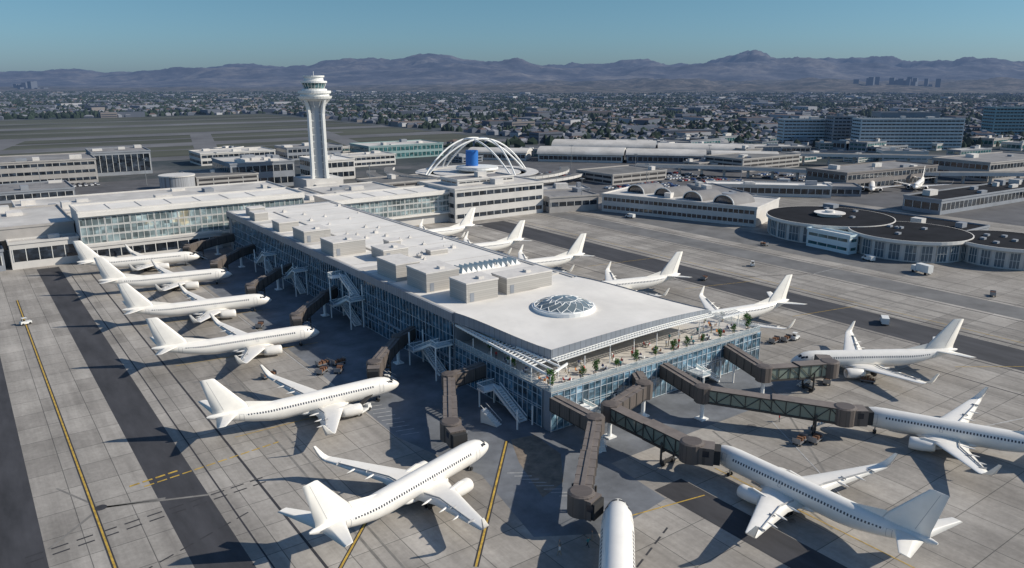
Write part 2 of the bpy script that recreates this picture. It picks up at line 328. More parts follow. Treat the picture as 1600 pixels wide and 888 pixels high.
def build_airliner():
    root=bpy.data.objects.new('airliner',None); col.objects.link(root)
    b=MB(); rings=[]
    for x,ry,rz,zc in ST: rings.append([(x,ry*math.cos(2*math.pi*i/28),zc+rz*math.sin(2*math.pi*i/28)) for i in range(28)])
    b.loft(rings)
    rr=[]
    for x,wd,h in ((-11.2,.4,.1),(-12.5,1.7,.5),(-15,2.1,.75),(-19,2.1,.75),(-21.5,1.5,.5),(-23,.3,.1)):
        rr.append([(x,wd*math.cos(2*math.pi*i/14),1.75+h*math.sin(2*math.pi*i/14)) for i in range(14)])
    b.loft(rr)
    put('fuselage',b.mesh('fuselage',[white],True),root)
    for sgn in (1,-1):
        b=MB(); xs=[-6.36,-10,-15,-20,-25.5,-28,-30.2,-32.6]
        v=[]
        for x in xs:
            a=18.5 if x>-25.6 else 18.5-(abs(x)-25.5)*1.1
            for aa in (a,a+6,a+12): q=surf(x,aa,.012); v.append((q[0],q[1]*sgn,q[2]))
        f=[]
        for k in range(len(xs)-1):
            for j in (0,1): f.append((k*3+j,k*3+j+1,k*3+j+4,k*3+j+3))
        b.add(v,f,0,True)
        put('cabin_window_row',b.mesh('cabin_window_row',[wband]),root)
        for nm,x0,x1,a0,a1 in (('passenger_door',-4.3,-5.2,-22,38),('passenger_door',-33.0,-33.8,-40,25),('emergency_exit',-15.6,-16.1,2,34)):
            b=MB()
            for (xa,xb,aa,ab) in ((x0,x0-.07,a0,a1),(x1,x1-.07,a0,a1),(x0,x1-.07,a0,a0+1.6),(x0,x1-.07,a1-1.6,a1)):
                patch(b,xa,xb,aa,ab,0,1,6,.022)
            for i in range(len(b.v)): q=b.v[i]; b.v[i]=(q[0],q[1]*sgn,q[2])
            put(nm,b.mesh(nm,[line_g]),root)
        b=MB()
        for (x0,x1,a0,a1) in ((-1.55,-2.25,55,86),(-1.95,-2.75,34,52),(-2.85,-3.4,30,47)): patch(b,x0,x1,a0,a1,0,2,3,.03)
        for i in range(len(b.v)): q=b.v[i]; b.v[i]=(q[0],q[1]*sgn,q[2])
        put('cockpit_window',b.mesh('cockpit_window',[dark]),root)
        b=MB(); D=[(1.0,-12.4,8.1,2.0,1.1),(5.8,-15.2,5.2,2.55,.62),(11.5,-18.2,3.5,3.2,.4),(17.1,-21.1,1.95,3.85,.2)]
        b.loft([[(p[0],p[1]*sgn,p[2]) for p in airfoil(xl,ch,y,z,th,.1)] for y,xl,ch,z,th in D])
        for y,xt in ((4.2,-20.2),(8.2,-20.6),(11.6,-21.4)):
            z=2.15+y*.105
            b.loft([[(xt+dx,sgn*(y+r*math.cos(t*math.pi/3)),z-.18+r*.9*math.sin(t*math.pi/3)) for t in range(6)] for dx,r in ((2.2,.03),(1.2,.2),(0,.24),(-.8,.14),(-1.3,.02))])
        wing=put('wing',b.mesh('wing',[white],True),root)
        b=MB()
        D=[(17.1,-21.1,1.95,3.85,.2,.1),(17.55,-21.5,1.6,4.02,.17,.6),(17.85,-22.0,1.35,4.5,.13,1.25),(18.05,-22.7,1.0,5.4,.1,1.35),(18.25,-23.5,.55,6.5,.06,1.35)]
        b.loft([[(p[0],p[1]*sgn,p[2]) for p in airfoil(xl,ch,y,z,th,t)] for y,xl,ch,z,th,t in D])
        put('winglet',b.mesh('winglet',[white],True),wing)
        b=MB()
        for (xa,ya,xb,yb) in ((-18.9,2.2,-18.9,5.6),(-18.9,5.6,-21.9,14.5),(-19.6,9.5,-20.6,9.3),(-21.3,14.6,-22.5,14.4)):
            za=2.62+(ya-1)*.093; zb=2.62+(yb-1)*.093
            b.beam((xa,ya*sgn,za-.0),(xb,yb*sgn,zb-.0),.07,-.25,.03)
        put('flap_seam',b.mesh('flap_seam',[line_g]),wing)
        eng=bpy.data.objects.new('engine',None); col.objects.link(eng); eng.parent=root; eng.location=(-10.9,4.85*sgn,1.62)
        b=MB(); b.lathe([(-.95,.8),(-.2,.86),(0,.97),(-.15,1.08),(-.8,1.16),(-2.2,1.16),(-3.6,1.0),(-4.3,.82),(-4.3,.6)],24)
        put('engine_cowl',b.mesh('engine_cowl',[white]),eng)
        b=MB(); b.lathe([(-.93,.79),(-.9,.3),(-.45,.05)],20)
        put('engine_fan',b.mesh('engine_fan',[M('fan_dark',(.05,.05,.055),.4,.6)],True),eng)
        b=MB(); b.lathe([(-4.0,.58),(-4.8,.42),(-5.6,.08)],16)
        put('exhaust_cone',b.mesh('exhaust_cone',[steel],True),eng)
        b=MB(); b.add([(-1.2,-.2,1.05),(-1.2,.2,1.05),(-6.2,.2,.75),(-6.2,-.2,.75),(-2.4,-.16,1.45),(-2.4,.16,1.45),(-6.6,.16,1.0),(-6.6,-.16,1.0)],[(3,2,1,0),(0,1,5,4),(1,2,6,5),(2,3,7,6),(3,0,4,7),(4,5,6,7)])
        put('engine_pylon',b.mesh('engine_pylon',[white],True),eng)
        b=MB(); D=[(.3,-33.6,4.3,4.85,.4),(7.2,-37.8,1.6,5.75,.14)]
        b.loft([[(p[0],p[1]*sgn,p[2]) for p in airfoil(xl,ch,y,z,th,.1)] for y,xl,ch,z,th in D])
        put('horizontal_stabilizer',b.mesh('horizontal_stabilizer',[white],True),root)
    b=MB()
    def vs(x0,ch,z,th):
        return [(x0-a*ch,h*th*.5,z) for a,h in ((0,0),(.1,.7),(.35,1),(.7,.7),(1,.06),(1,-.06),(.7,-.7),(.35,-1),(.1,-.7))]
    b.loft([vs(-31.0,7.4,4.6,.55),vs(-32.0,6.4,6.2,.5),vs(-37.4,2.6,12.4,.2),vs(-37.8,2.1,12.55,.08)])
    b.add([(-26.5,0,5.3),(-31.6,.12,5.2),(-31.6,-.12,5.2),(-32.3,0,6.7)],[(0,1,3),(0,3,2),(1,2,3),(0,2,1)])
    fin=put('vertical_stabilizer',b.mesh('vertical_stabilizer',[white],True),root)
    b=MB()
    for s in (1,-1): b.quad((-36.35,.205*s,5.9),(-36.43,.205*s,5.9),(-38.92,.085*s,12.2),(-38.85,.085*s,12.2))
    put('rudder_seam',b.mesh('rudder_seam',[line_g]),fin)
    for nm,x,y,r in (('nose_landing_gear',-5.0,0,.34),('main_landing_gear',-18.6,2.86,.55),('main_landing_gear',-18.6,-2.86,.55)):
        b=MB(); b.tube((x,y,r),(x,y,2.2),.12,8); b.tube((x,y-.35,r),(x,y+.35,r),.08,6)
        g=put(nm,b.mesh(nm,[steel]),root)
        for dy in (-.38,.38):
            b=MB(); b.lathe([(-.14,r*.5),(-.13,r*.9),(-.05,r),(.05,r),(.13,r*.9),(.14,r*.5)],14,0,'y',(x,y+dy,r)); put('wheel',b.mesh('wheel',[tyre],True),g)
    return root
PL=[(69,292,-8),(70.7,258.1,-10),(70.8,219.4,-9),(70.6,182.4,-7),(70.8,139.2,-1.5),(70.2,104.3,17),(75.2,76.0,46),(100.6,79.8,90),(134.4,73.6,116),(150.7,97.8,147),(149.6,132.3,169),(148,174,165),(142,211,171),(140,244,173),(141,278,178)]
base=build_airliner()
far=[(440,243,-150),(470,233,-160)]
for i,(x,y,h) in enumerate(PL+far):
    p=base if i==0 else copy_tree(base)
    p.location=(x,y,0); p.rotation_euler[2]=math.radians(h)
    if i==6: p.scale=(1.65,1.27,1.22)
    p['category']='airliner'; p['group']='airliners parked at the stands'
    if i<6: p['label']='plain white twin-engine airliner parked nose-in beside the glass pier'
    elif i==6: p['label']='larger plain white airliner nose pulled up near the jet bridge'
    elif i<10: p['label']='plain white twin-engine airliner with winglets docked at a jet bridge'
    elif i<15: p['label']='plain white airliner parked on the sunny side of the pier'
    else: p['label']='small distant white airliner parked near a low terminal'

# ------------------------------------------------------------------ pier terminal
pier=bpy.data.objects.new('terminal_pier',None); col.objects.link(pier); pier.location=(86,106,0)
pier['label']='long blue glass airport pier with white roof and open terrace'; pier['category']='airport terminal'
def pp(name,mb,mats,par=pier,fix=False):
    o=put(name,mb.mesh(name,mats,fix),par)
    o.location=(-86,-106,0) if par is pier else (0,0,0)
    return o
b=MB(); b.box(86.2,141,0,129.8,311.7,14.8,0); b.prism([(86.2,106.2),(149.8,106.2),(149.8,128),(129.8,150),(129.8,141.2),(86.2,141.2)],0,8.1,0)
pp('wall',b,[greyw])
def bay(w,z0,z1,rows,cols,gm,mm_,mw=.1,dep=.12):
    b=MB(); b.quad((0,0,z0),(w,0,z0),(w,0,z1),(0,0,z1),mi=0)
    for i in range(cols+1):
        x=min(max(w*i/cols,mw/2),w-mw/2); b.box(x-mw/2,-dep,z0,x+mw/2,-.002,z1,1)
    for r in rows: b.box(0,-dep*.8,r-mw/2,w,-.004,r+mw/2,1)
    return b.mesh('window',[gm,mm_])
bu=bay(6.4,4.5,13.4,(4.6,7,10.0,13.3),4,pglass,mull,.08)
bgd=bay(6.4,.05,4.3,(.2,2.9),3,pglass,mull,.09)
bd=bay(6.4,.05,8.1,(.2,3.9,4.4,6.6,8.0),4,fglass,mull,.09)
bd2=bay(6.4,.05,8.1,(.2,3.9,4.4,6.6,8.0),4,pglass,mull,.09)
for i in range(26):
    y=141+6.4*(i+1)
    put('window',bu,pier,(0,y-106,0),-math.pi/2); put('ground_floor_window',bgd,pier,(0,y-106,0),-math.pi/2)
    put('window',bu,pier,(44,y-6.4-106,0),math.pi/2)
for i in range(10): put('terrace_facade_window',bd,pier,(6.4*i,0,0),0)
for i in range(5): put('terrace_facade_window',bd2,pier,(0,2.6+6.4*(i+1),0),-math.pi/2)
for i in range(3): put('terrace_facade_window',bd,pier,(64,6.4*i,0),math.pi/2)
b=MB(); b.box(85.7,141,4.3,86.19,308,4.6,0); b.box(85.6,141,13.45,86.25,311.7,15.5,0); b.box(129.75,150,13.45,130.4,311.7,15.5,0)
b.box(85.6,311.72,12.4,130.4,312.3,15.5,0)
pp('parapet_fascia',b,[fascia])
b=MB(); b.box(86.27,141.2,14.85,129.73,311.7,15.2,0)
b.box(86.3,141.3,15.21,87.0,311.6,15.44,1); b.box(129.0,150.6,15.21,129.7,311.6,15.44,1)
b.box(100.4,205,15.21,101.0,300,15.5,1); b.box(104,156,15.21,128.9,156.4,15.6,1)
for y in range(162,310,12): b.box(87.02,y,15.21,100.3,y+.18,15.26,1); b.box(101.1,y,15.21,128.9,y+.18,15.26,1)
for y in (190,231,252,277): b.box(87.2,y,15.21,99.9,y+3.5,15.34,1)
pp('roof',b,[roofw,roofw2])
b=MB(); nx,ny=18,8
def hr(i,j):
    t=i/nx; s=j/ny
    fx0,fy0=91.8+48.2*t,113.2+.6*t; fy0-=2.0*math.sin(math.pi*t); bx,by=86+44*t,141+9*t
    zf=13.4+1.5*math.sin(math.pi*t)-.1*t; s2=s*s*(3-2*s)
    return Vector((fx0+(bx-fx0)*s,fy0+(by-fy0)*s,zf+(15.48-zf)*s2))
def th(i): return 2.2-1.0*i/nx
g=[[hr(i,j) for j in range(ny+1)] for i in range(nx+1)]
for i in range(nx):
    for j in range(ny):
        b.quad(g[i][j],g[i+1][j],g[i+1][j+1],g[i][j+1],mi=0)
        q=[Vector((p.x,p.y,p.z-th(k))) for p,k in ((g[i][j],i),(g[i][j+1],i),(g[i+1][j+1],i+1),(g[i+1][j],i+1))]; b.quad(*q,mi=2)
    a,c=g[i][0],g[i+1][0]; b.quad((a.x,a.y,a.z-th(i)),(c.x,c.y,c.z-th(i+1)),(c.x,c.y,c.z+.25),(a.x,a.y,a.z+.25),mi=1)
for j in range(ny):
    a,c=g[0][j+1],g[0][j]; b.quad((a.x,a.y,a.z-th(0)),(c.x,c.y,c.z-th(0)),(c.x,c.y,c.z+.25),(a.x,a.y,a.z+.25),mi=1)
    a,c=g[nx][j],g[nx][j+1]; b.quad((a.x,a.y,a.z-th(nx)),(c.x,c.y,c.z-th(nx)),(c.x,c.y,c.z+.25),(a.x,a.y,a.z+.25),mi=1)
pp('curved_roof',b,[roofw,fascia,lightw])
b=MB(); b.prism([(86.1,106.1),(149.9,106.1),(149.9,128),(130,150),(130,141.3),(86.1,141.3)],8.12,8.25,0)
pp('terrace_floor',b,[deckm])
b=MB(); b.prism([(93.5,141.1),(97.5,124),(136,124),(131,146),(129.9,149)],8.25,12.6,0)
for i in range(17):
    x=97.5+2.4*i; b.box(x-.06,123.82,8.25,x+.06,123.97,11.5,1)
pp('terrace_lounge_glazing',b,[glass_mat('pale_lounge_glass',(.40,.40,.38),(.60,.50,.38),1.2,.2,.6,(2.4,2.4,3)),hmull])
b=MB()
edge=[(86.15,141),(86.15,106.15),(149.85,106.15),(149.85,128)]
for p,q in zip(edge,edge[1:]):
    b.beam((*p,8.25),(*q,8.25),.05,0,1.2,0); b.beam((*p,9.45),(*q,9.45),.10,0,.06,1)
    L=math.dist(p,q); n=int(L/1.6)
    for k in range(n+1): x=p[0]+(q[0]-p[0])*k/n; y=p[1]+(q[1]-p[1])*k/n; b.tube((x,y,8.25),(x,y,9.45),.035,5,1)
pp('glass_balustrade',b,[railg,hmull])
# pergola
b=MB()
def fe(t): return (91.8+48.2*t,113.2+.6*t-2.0*math.sin(math.pi*t),13.4+1.5*math.sin(math.pi*t)-1.75+.7*t)
for i in range(65):
    x,y,z=fe(i/64)
    b.beam((x,y-.05,z),(x+.2,y-2.0,z-.12),.09,0,.22,0)
for k in range(3):
    for i in range(nx):
        P=[]
        for t in (i/nx,(i+1)/nx): x,y,z=fe(t); P.append((x,y-.3-.8*k,z-.02-.06*k))
        b.beam(*P,.15,0,.30,0)
for j in range(26):
    s=j/26; x=91.8-5.8*s; y=113.2+27.8*s; z=11.4+1.1*s
    b.beam((x-.1,y,z),(86.2,y,z-.2),.13,0,.28,0)
b.beam((86.4,107,11.1),(86.4,141,12.4),.28,0,.45,0); b.beam((88.8,109,11.15),(87.2,141,12.45),.24,0,.38,0); b.beam((91,109.5,11.2),(88.5,141,12.5),.24,0,.38,0)
b.beam((86.4,107,11.1),(93,109.6,11.3),.28,0,.45,0)
for k in range(9): b.beam((140+k*.9,113-k*.1,12.4),(140+k*.9,109,12.25),.1,0,.22,0)
b.beam((140,113,12.7),(148,112,12.5),.25,0,.4,0); b.beam((139.5,109.2,12.4),(148,109.2,12.2),.25,0,.4,0)
for x in range(92,150,7): b.tube((x,111.2,8.25),(x,111.2,12.2 if x>100 else 11.4),.11,8,0)
for y in (107,113,120,127,134): b.tube((86.6,y,8.25),(86.6,y,11.3),.12,8,0)
pp('pergola',b,[archw])
for (x0,x1,y0,y1,h) in ((88,95,258,265,3.2),(88,97,235,245,3.8),(87.6,98,211,220.5,4.2),(97,105,197,205,3.2),(89,96,174,185,4.6),(90,99.5,160,170,5),(93,102,146.5,154,4.8),(105,119,147,153.5,4.2),(88,93,284,290,3),(90,96,296,301,3),(107,111,213,217,2),(112,118,196,199,1.4),(96,99,226,229,2)):
    b=MB(); b.box(x0,y0,15.2,x1,y1,15.2+h,0,1); b.box(x0-.12,y0-.12,15.2+h-.3,x1+.12,y1+.12,15.2+h+.08,1,1)
    if x1-x0>7: b.box(x0+1,y0-.06,15.4,x0+2.1,y0-.01,17.5,2); b.box((x0+x1)/2,y0+1.5,15.28+h,(x0+x1)/2+1.4,y0+3,15.9+h,1,1)
    pp('rooftop_unit',b,[unitm,unitt,greyw])
for k in range(34):
    x=R.uniform(103,128); y=R.uniform(158,300); s=R.uniform(.3,.7)
    b=MB(); b.box(x-s,y-s,15.2,x+s,y+s,15.2+s*1.2,0); b.tube((x,y,15.2),(x,y,15.5+s*1.6),.15,6,0)
    pp('roof_vent',b,[unitt])
b=MB()
for i in range(12):
    x=107.5+i*1.65; y0=171.5; y1=176.5; z=15.2
    b.add([(x,y0,z),(x+1.65,y0,z),(x+1.65,y1,z),(x,y1,z),(x+.5,y0+.3,z+1.5),(x+.5,y1-.3,z+1.5)],[(0,1,4),(1,2,5,4),(2,3,5),(3,0,4,5)],0)
for f in range(len(b.m)):
    if f%4==3: b.m[f]=1
pp('sawtooth_skylight',b,[M('bright_white_panel',(.82,.82,.80),.4),M('skylight_side_glass',(.30,.38,.42),.15)])
b=MB(); fr=MB(); cx,cy,r0=109.3,130.5,6.9
def zr(x,y):
    t=(x-91)/49; s=(y-111)/31; s2=s*s*(3-2*s); zf=13.4+1.5*math.sin(math.pi*t); return zf+(15.48-zf)*s2
zb=zr(cx,cy)+.1; rings=[]
nr=5;n=16
for k in range(nr+1):
    rr=r0*(1-k/nr*.93); z=zb+.5+1.9*(1-(rr/r0)**2)
    rings.append([(cx+rr*math.cos(2*math.pi*(i+.5*(k%2))/n),cy+rr*math.sin(2*math.pi*(i+.5*(k%2))/n),z) for i in range(n)])
for k in range(nr):
    a,c=rings[k],rings[k+1]
    for i in range(n):
        j=(i+1)%n
        if k%2==0: tri=[(a[i],a[j],c[i]),(a[j],c[j],c[i])]
        else: tri=[(a[i],a[j],c[j]),(a[i],c[j],c[i])]
        for t in tri: b.quad(*t,mi=0)
        if k<3: fr.tube(tri[0][0],tri[0][2],.10,5,0); fr.tube(tri[1][0],tri[1][2] if k%2==0 else tri[1][1],.10,5,0)
for i in range(n): fr.tube(rings[0][i],rings[0][(i+1)%n],.2,6,0); fr.tube(rings[3][i],rings[3][(i+1)%n],.1,5,0)
for i in range(0,n,4): fr.tube(rings[3][i],rings[5][i],.1,5,0)
b.quad(*rings[nr],mi=0); fr.lathe([(zb-.6,r0+.45),(zb+.45,r0+.45),(zb+.45,r0-.05),(zb-.6,r0-.05)],36,0,'z',(cx,cy,0),False)
sk=pp('domed_skylight',b,[M('skylight_glass',(.16,.20,.22),.1)])
pp('skylight_frame',fr,[archw],sk)

# ------------------------------------------------------------------ potted trees, furniture, people on terrace
def crown(n,r,h,seed,ls=.15):
    rr=random.Random(seed); b=MB(); cl=[(rr.gauss(0,.3)*r,rr.gauss(0,.3)*r,rr.uniform(-.45,.55)*h,rr.uniform(.35,.55)*r) for _ in range(9)]
    for _ in range(n):
        c=rr.choice(cl); d=Vector((rr.gauss(0,1),rr.gauss(0,1),rr.gauss(0,1))).normalized()*c[3]*rr.uniform(.6,1.1)
        p=Vector(c[:3])+d; a=Vector((rr.gauss(0,1),rr.gauss(0,1),rr.gauss(0,1))).normalized(); u=a.orthogonal().normalized(); v=a.cross(u); s=ls*rr.uniform(.6,1.3)
        b.quad(p-u*s,p-v*s*.5,p+u*s,p+v*s*.5)
    return b
pots=[(87.1,107.5),(87.5,120.5),(95.5,107.8),(99,108),(104.5,107.6),(110,107.4),(116,107.7),(121.5,107.6),(126,107.8),(131,107.5),(137,107.6),(142,107.6),(147.5,107.9),(148.3,116),(144,118),(89,131)]
cm=[crown(420,.95,1.7,s).mesh('crown',[leafm]) for s in (1,2,3)]
pb=MB(); pb.lathe([(0,.3),(.55,.42),(.6,.42),(.6,.36),(.5,.3)],12,0,'z')
pm=pb.mesh('pot',[potm]); tb=MB(); tb.tube((0,0,.5),(.05,.03,1.25),.06,6,0,.045); tb.tube((.05,.03,1.2),(.3,.1,1.7),.035,5); tb.tube((.05,.03,1.2),(-.22,-.1,1.75),.035,5); tmx=tb.mesh('trunk',[bark])
for i,(x,y) in enumerate(pots):
    o=bpy.data.objects.new('potted_tree',None); col.objects.link(o); o.location=(x,y,8.25); s=R.uniform(.8,1.1); o.scale=(s,s,s)
    if i in (0,12): o.scale=(1.4,1.4,1.4)
    o['label']='small leafy green tree in a pale pot on the terrace'; o['category']='potted tree'; o['group']='potted trees along the terrace'
    put('pot',pm,o); put('trunk',tmx,o); put('crown',cm[i%3],o,(0,0,1.95),R.uniform(0,6))
def person_mesh(pose,shirt,trs,skin,hair):
    P={'stand':dict(hip=.92,lk=(.1,.02,.5),la=(.11,0,.08),rk=(-.1,.03,.5),ra=(-.11,0,.08),le=(.24,-.03,1.15),lh=(.23,.1,.92),re=(-.24,-.03,1.15),rh=(-.22,.12,.95)),
       'walk':dict(hip=.9,lk=(.09,.2,.5),la=(.1,.3,.08),rk=(-.09,-.02,.48),ra=(-.1,-.32,.14),le=(.24,-.15,1.16),lh=(.22,-.1,.9),re=(-.24,.1,1.16),rh=(-.2,.3,1.0)),
       'sit':dict(hip=.5,lk=(.12,.45,.5),la=(.12,.45,.08),rk=(-.12,.45,.5),ra=(-.12,.42,.08),le=(.24,.05,.75),lh=(.15,.3,.72),re=(-.24,.05,.75),rh=(-.15,.3,.72))}[pose]
    h=P['hip']; T=h+.52
    V=[((0,0,h),.15),((0,-.01,h+.25),.14),((0,0,h+.45),.155),((0,0,T+.06),.06),((0,.01,T+.16),.095),((0,.015,T+.28),.1),
       ((.09,0,h-.04),.1),(P['lk'],.07),(P['la'],.045),((P['la'][0],P['la'][1]+.16,.03),.04),
       ((-.09,0,h-.04),.1),(P['rk'],.07),(P['ra'],.045),((P['ra'][0],P['ra'][1]+.16,.03),.04),
       ((.18,0,T-.06),.065),(P['le'],.048),(P['lh'],.036),((-.18,0,T-.06),.065),(P['re'],.048),(P['rh'],.036)]
    E=[(0,1),(1,2),(2,3),(3,4),(4,5),(0,6),(6,7),(7,8),(8,9),(0,10),(10,11),(11,12),(12,13),(2,14),(14,15),(15,16),(2,17),(17,18),(18,19)]
    me=bpy.data.meshes.new('body'); bm=bmesh.new(); ly=bm.verts.layers.skin.verify(); vs=[]
    for i,(p,r) in enumerate(V):
        v=bm.verts.new(p); v[ly].radius=(r,r); v[ly].use_root=(i==0); vs.append(v)
    for a,c in E: bm.edges.new((vs[a],vs[c]))
    bm.to_mesh(me); bm.free()
    o=bpy.data.objects.new('tmp',me); col.objects.link(o); o.modifiers.new('s','SKIN'); s=o.modifiers.new('u','SUBSURF'); s.levels=1
    dg=bpy.context.evaluated_depsgraph_get(); out=bpy.data.meshes.new_from_object(o.evaluated_get(dg)); bpy.data.objects.remove(o)
    out.materials.clear()
    for m in (shirt,trs,skin,hair): out.materials.append(m)
    for p in out.polygons:
        c=p.center; p.use_smooth=True
        if c.z>T+.2 and (c.y<.02 or c.z>T+.3): p.material_index=3
        elif c.z>T+.03: p.material_index=2
        elif c.z>h+.02 and abs(c.x)<.27: p.material_index=0 if not (abs(c.x)>.16 and c.z<h+.12) else 2
        else: p.material_index=1
    return out
skinm=M('skin',(.5,.3,.2),.6); hairm=M('dark_hair',(.04,.03,.025),.8)
shirts=[M('shirt_%s'%n,c,.8) for n,c in (('red',(.5,.05,.04)),('white',(.7,.7,.68)),('navy',(.04,.06,.15)),('grey',(.2,.2,.2)),('teal',(.05,.25,.28)))]
trs=[M('dark_trousers',(.03,.035,.05),.8),M('khaki_trousers',(.3,.25,.17),.8)]
PM=[]
for i,pose in enumerate(('stand','walk','sit','stand','walk','sit')): PM.append((pose,person_mesh(pose,shirts[i%5],trs[i%2],skinm,hairm),('red','white','navy','grey','teal','red')[i]))
def person(x,y,z,i,rot,lab=None):
    pose,me,c=PM[i%6]
    put('person',me,None,(x,y,z),rot,lab or '%s person in %s top on the roof terrace'%({'stand':'standing','walk':'walking','sit':'seated'}[pose],c),'person','people on the terrace' if lab is None else 'ground workers on the apron')
tbm=MB(); tbm.lathe([(.72,.45),(.75,.45)],12,0,'z'); tbm.tube((0,0,.03),(0,0,.72),.04,6); tbm.lathe([(0,.25),(.03,.25)],10,0,'z'); tblm=tbm.mesh('cafe_table',[white2])
cb=MB(); cb.box(-.23,-.23,.42,.23,.23,.5); cb.box(-.23,-.25,.5,.23,-.19,.95)
for sx in(-1,1):
    for sy in(-1,1): cb.tube((.2*sx,.2*sy,0),(.2*sx,.2*sy,.42),.02,4,1)
chm=cb.mesh('chair',[orange,steel]); chw=cb.mesh('chair',[white2,steel])
tabs=[(88.6,111.5),(88.4,117),(88.8,124),(92,108.6),(97.2,110.5),(102,109),(107.3,110),(113,109.2),(118.5,109.8),(124,109.2),(129,109.6),(134.5,109.4),(140,110),(145,111),(100,113.5),(120,114),(143,115)]
for i,(x,y) in enumerate(tabs):
    put('cafe_table',tblm,None,(x,y,8.25),0,'round white cafe table on the roof terrace','table','cafe tables')
    for k in range(3):
        a=k*2.1+i; o_=(i%4==0); put('chair',chm if o_ else chw,None,(x+.85*math.cos(a),y+.85*math.sin(a),8.25),a+math.pi/2,('orange' if o_ else 'white')+' chair at a terrace cafe table','chair','terrace chairs')
        if k==0 or (k==1 and i%2): person(x+.8*math.cos(a),y+.8*math.sin(a),8.25,2 if i%3 else 5,a+math.pi/2)
for i in range(40):
    if i<8: x,y=R.uniform(87,90.5),R.uniform(108,130)
    else: x,y=R.uniform(90,148),R.uniform(106.8,114)
    person(x,y,8.25,(1,3,4,1,0)[i%5],R.uniform(0,6.28))
for i,(x,y) in enumerate(((63,75.2),(62.2,74.2),(68.4,74.2),(66.8,73.3),(126,83))):
    person(x,y,0,(3,1,3,4,0)[i],R.uniform(0,6),'ground worker in dark trousers standing on the apron')

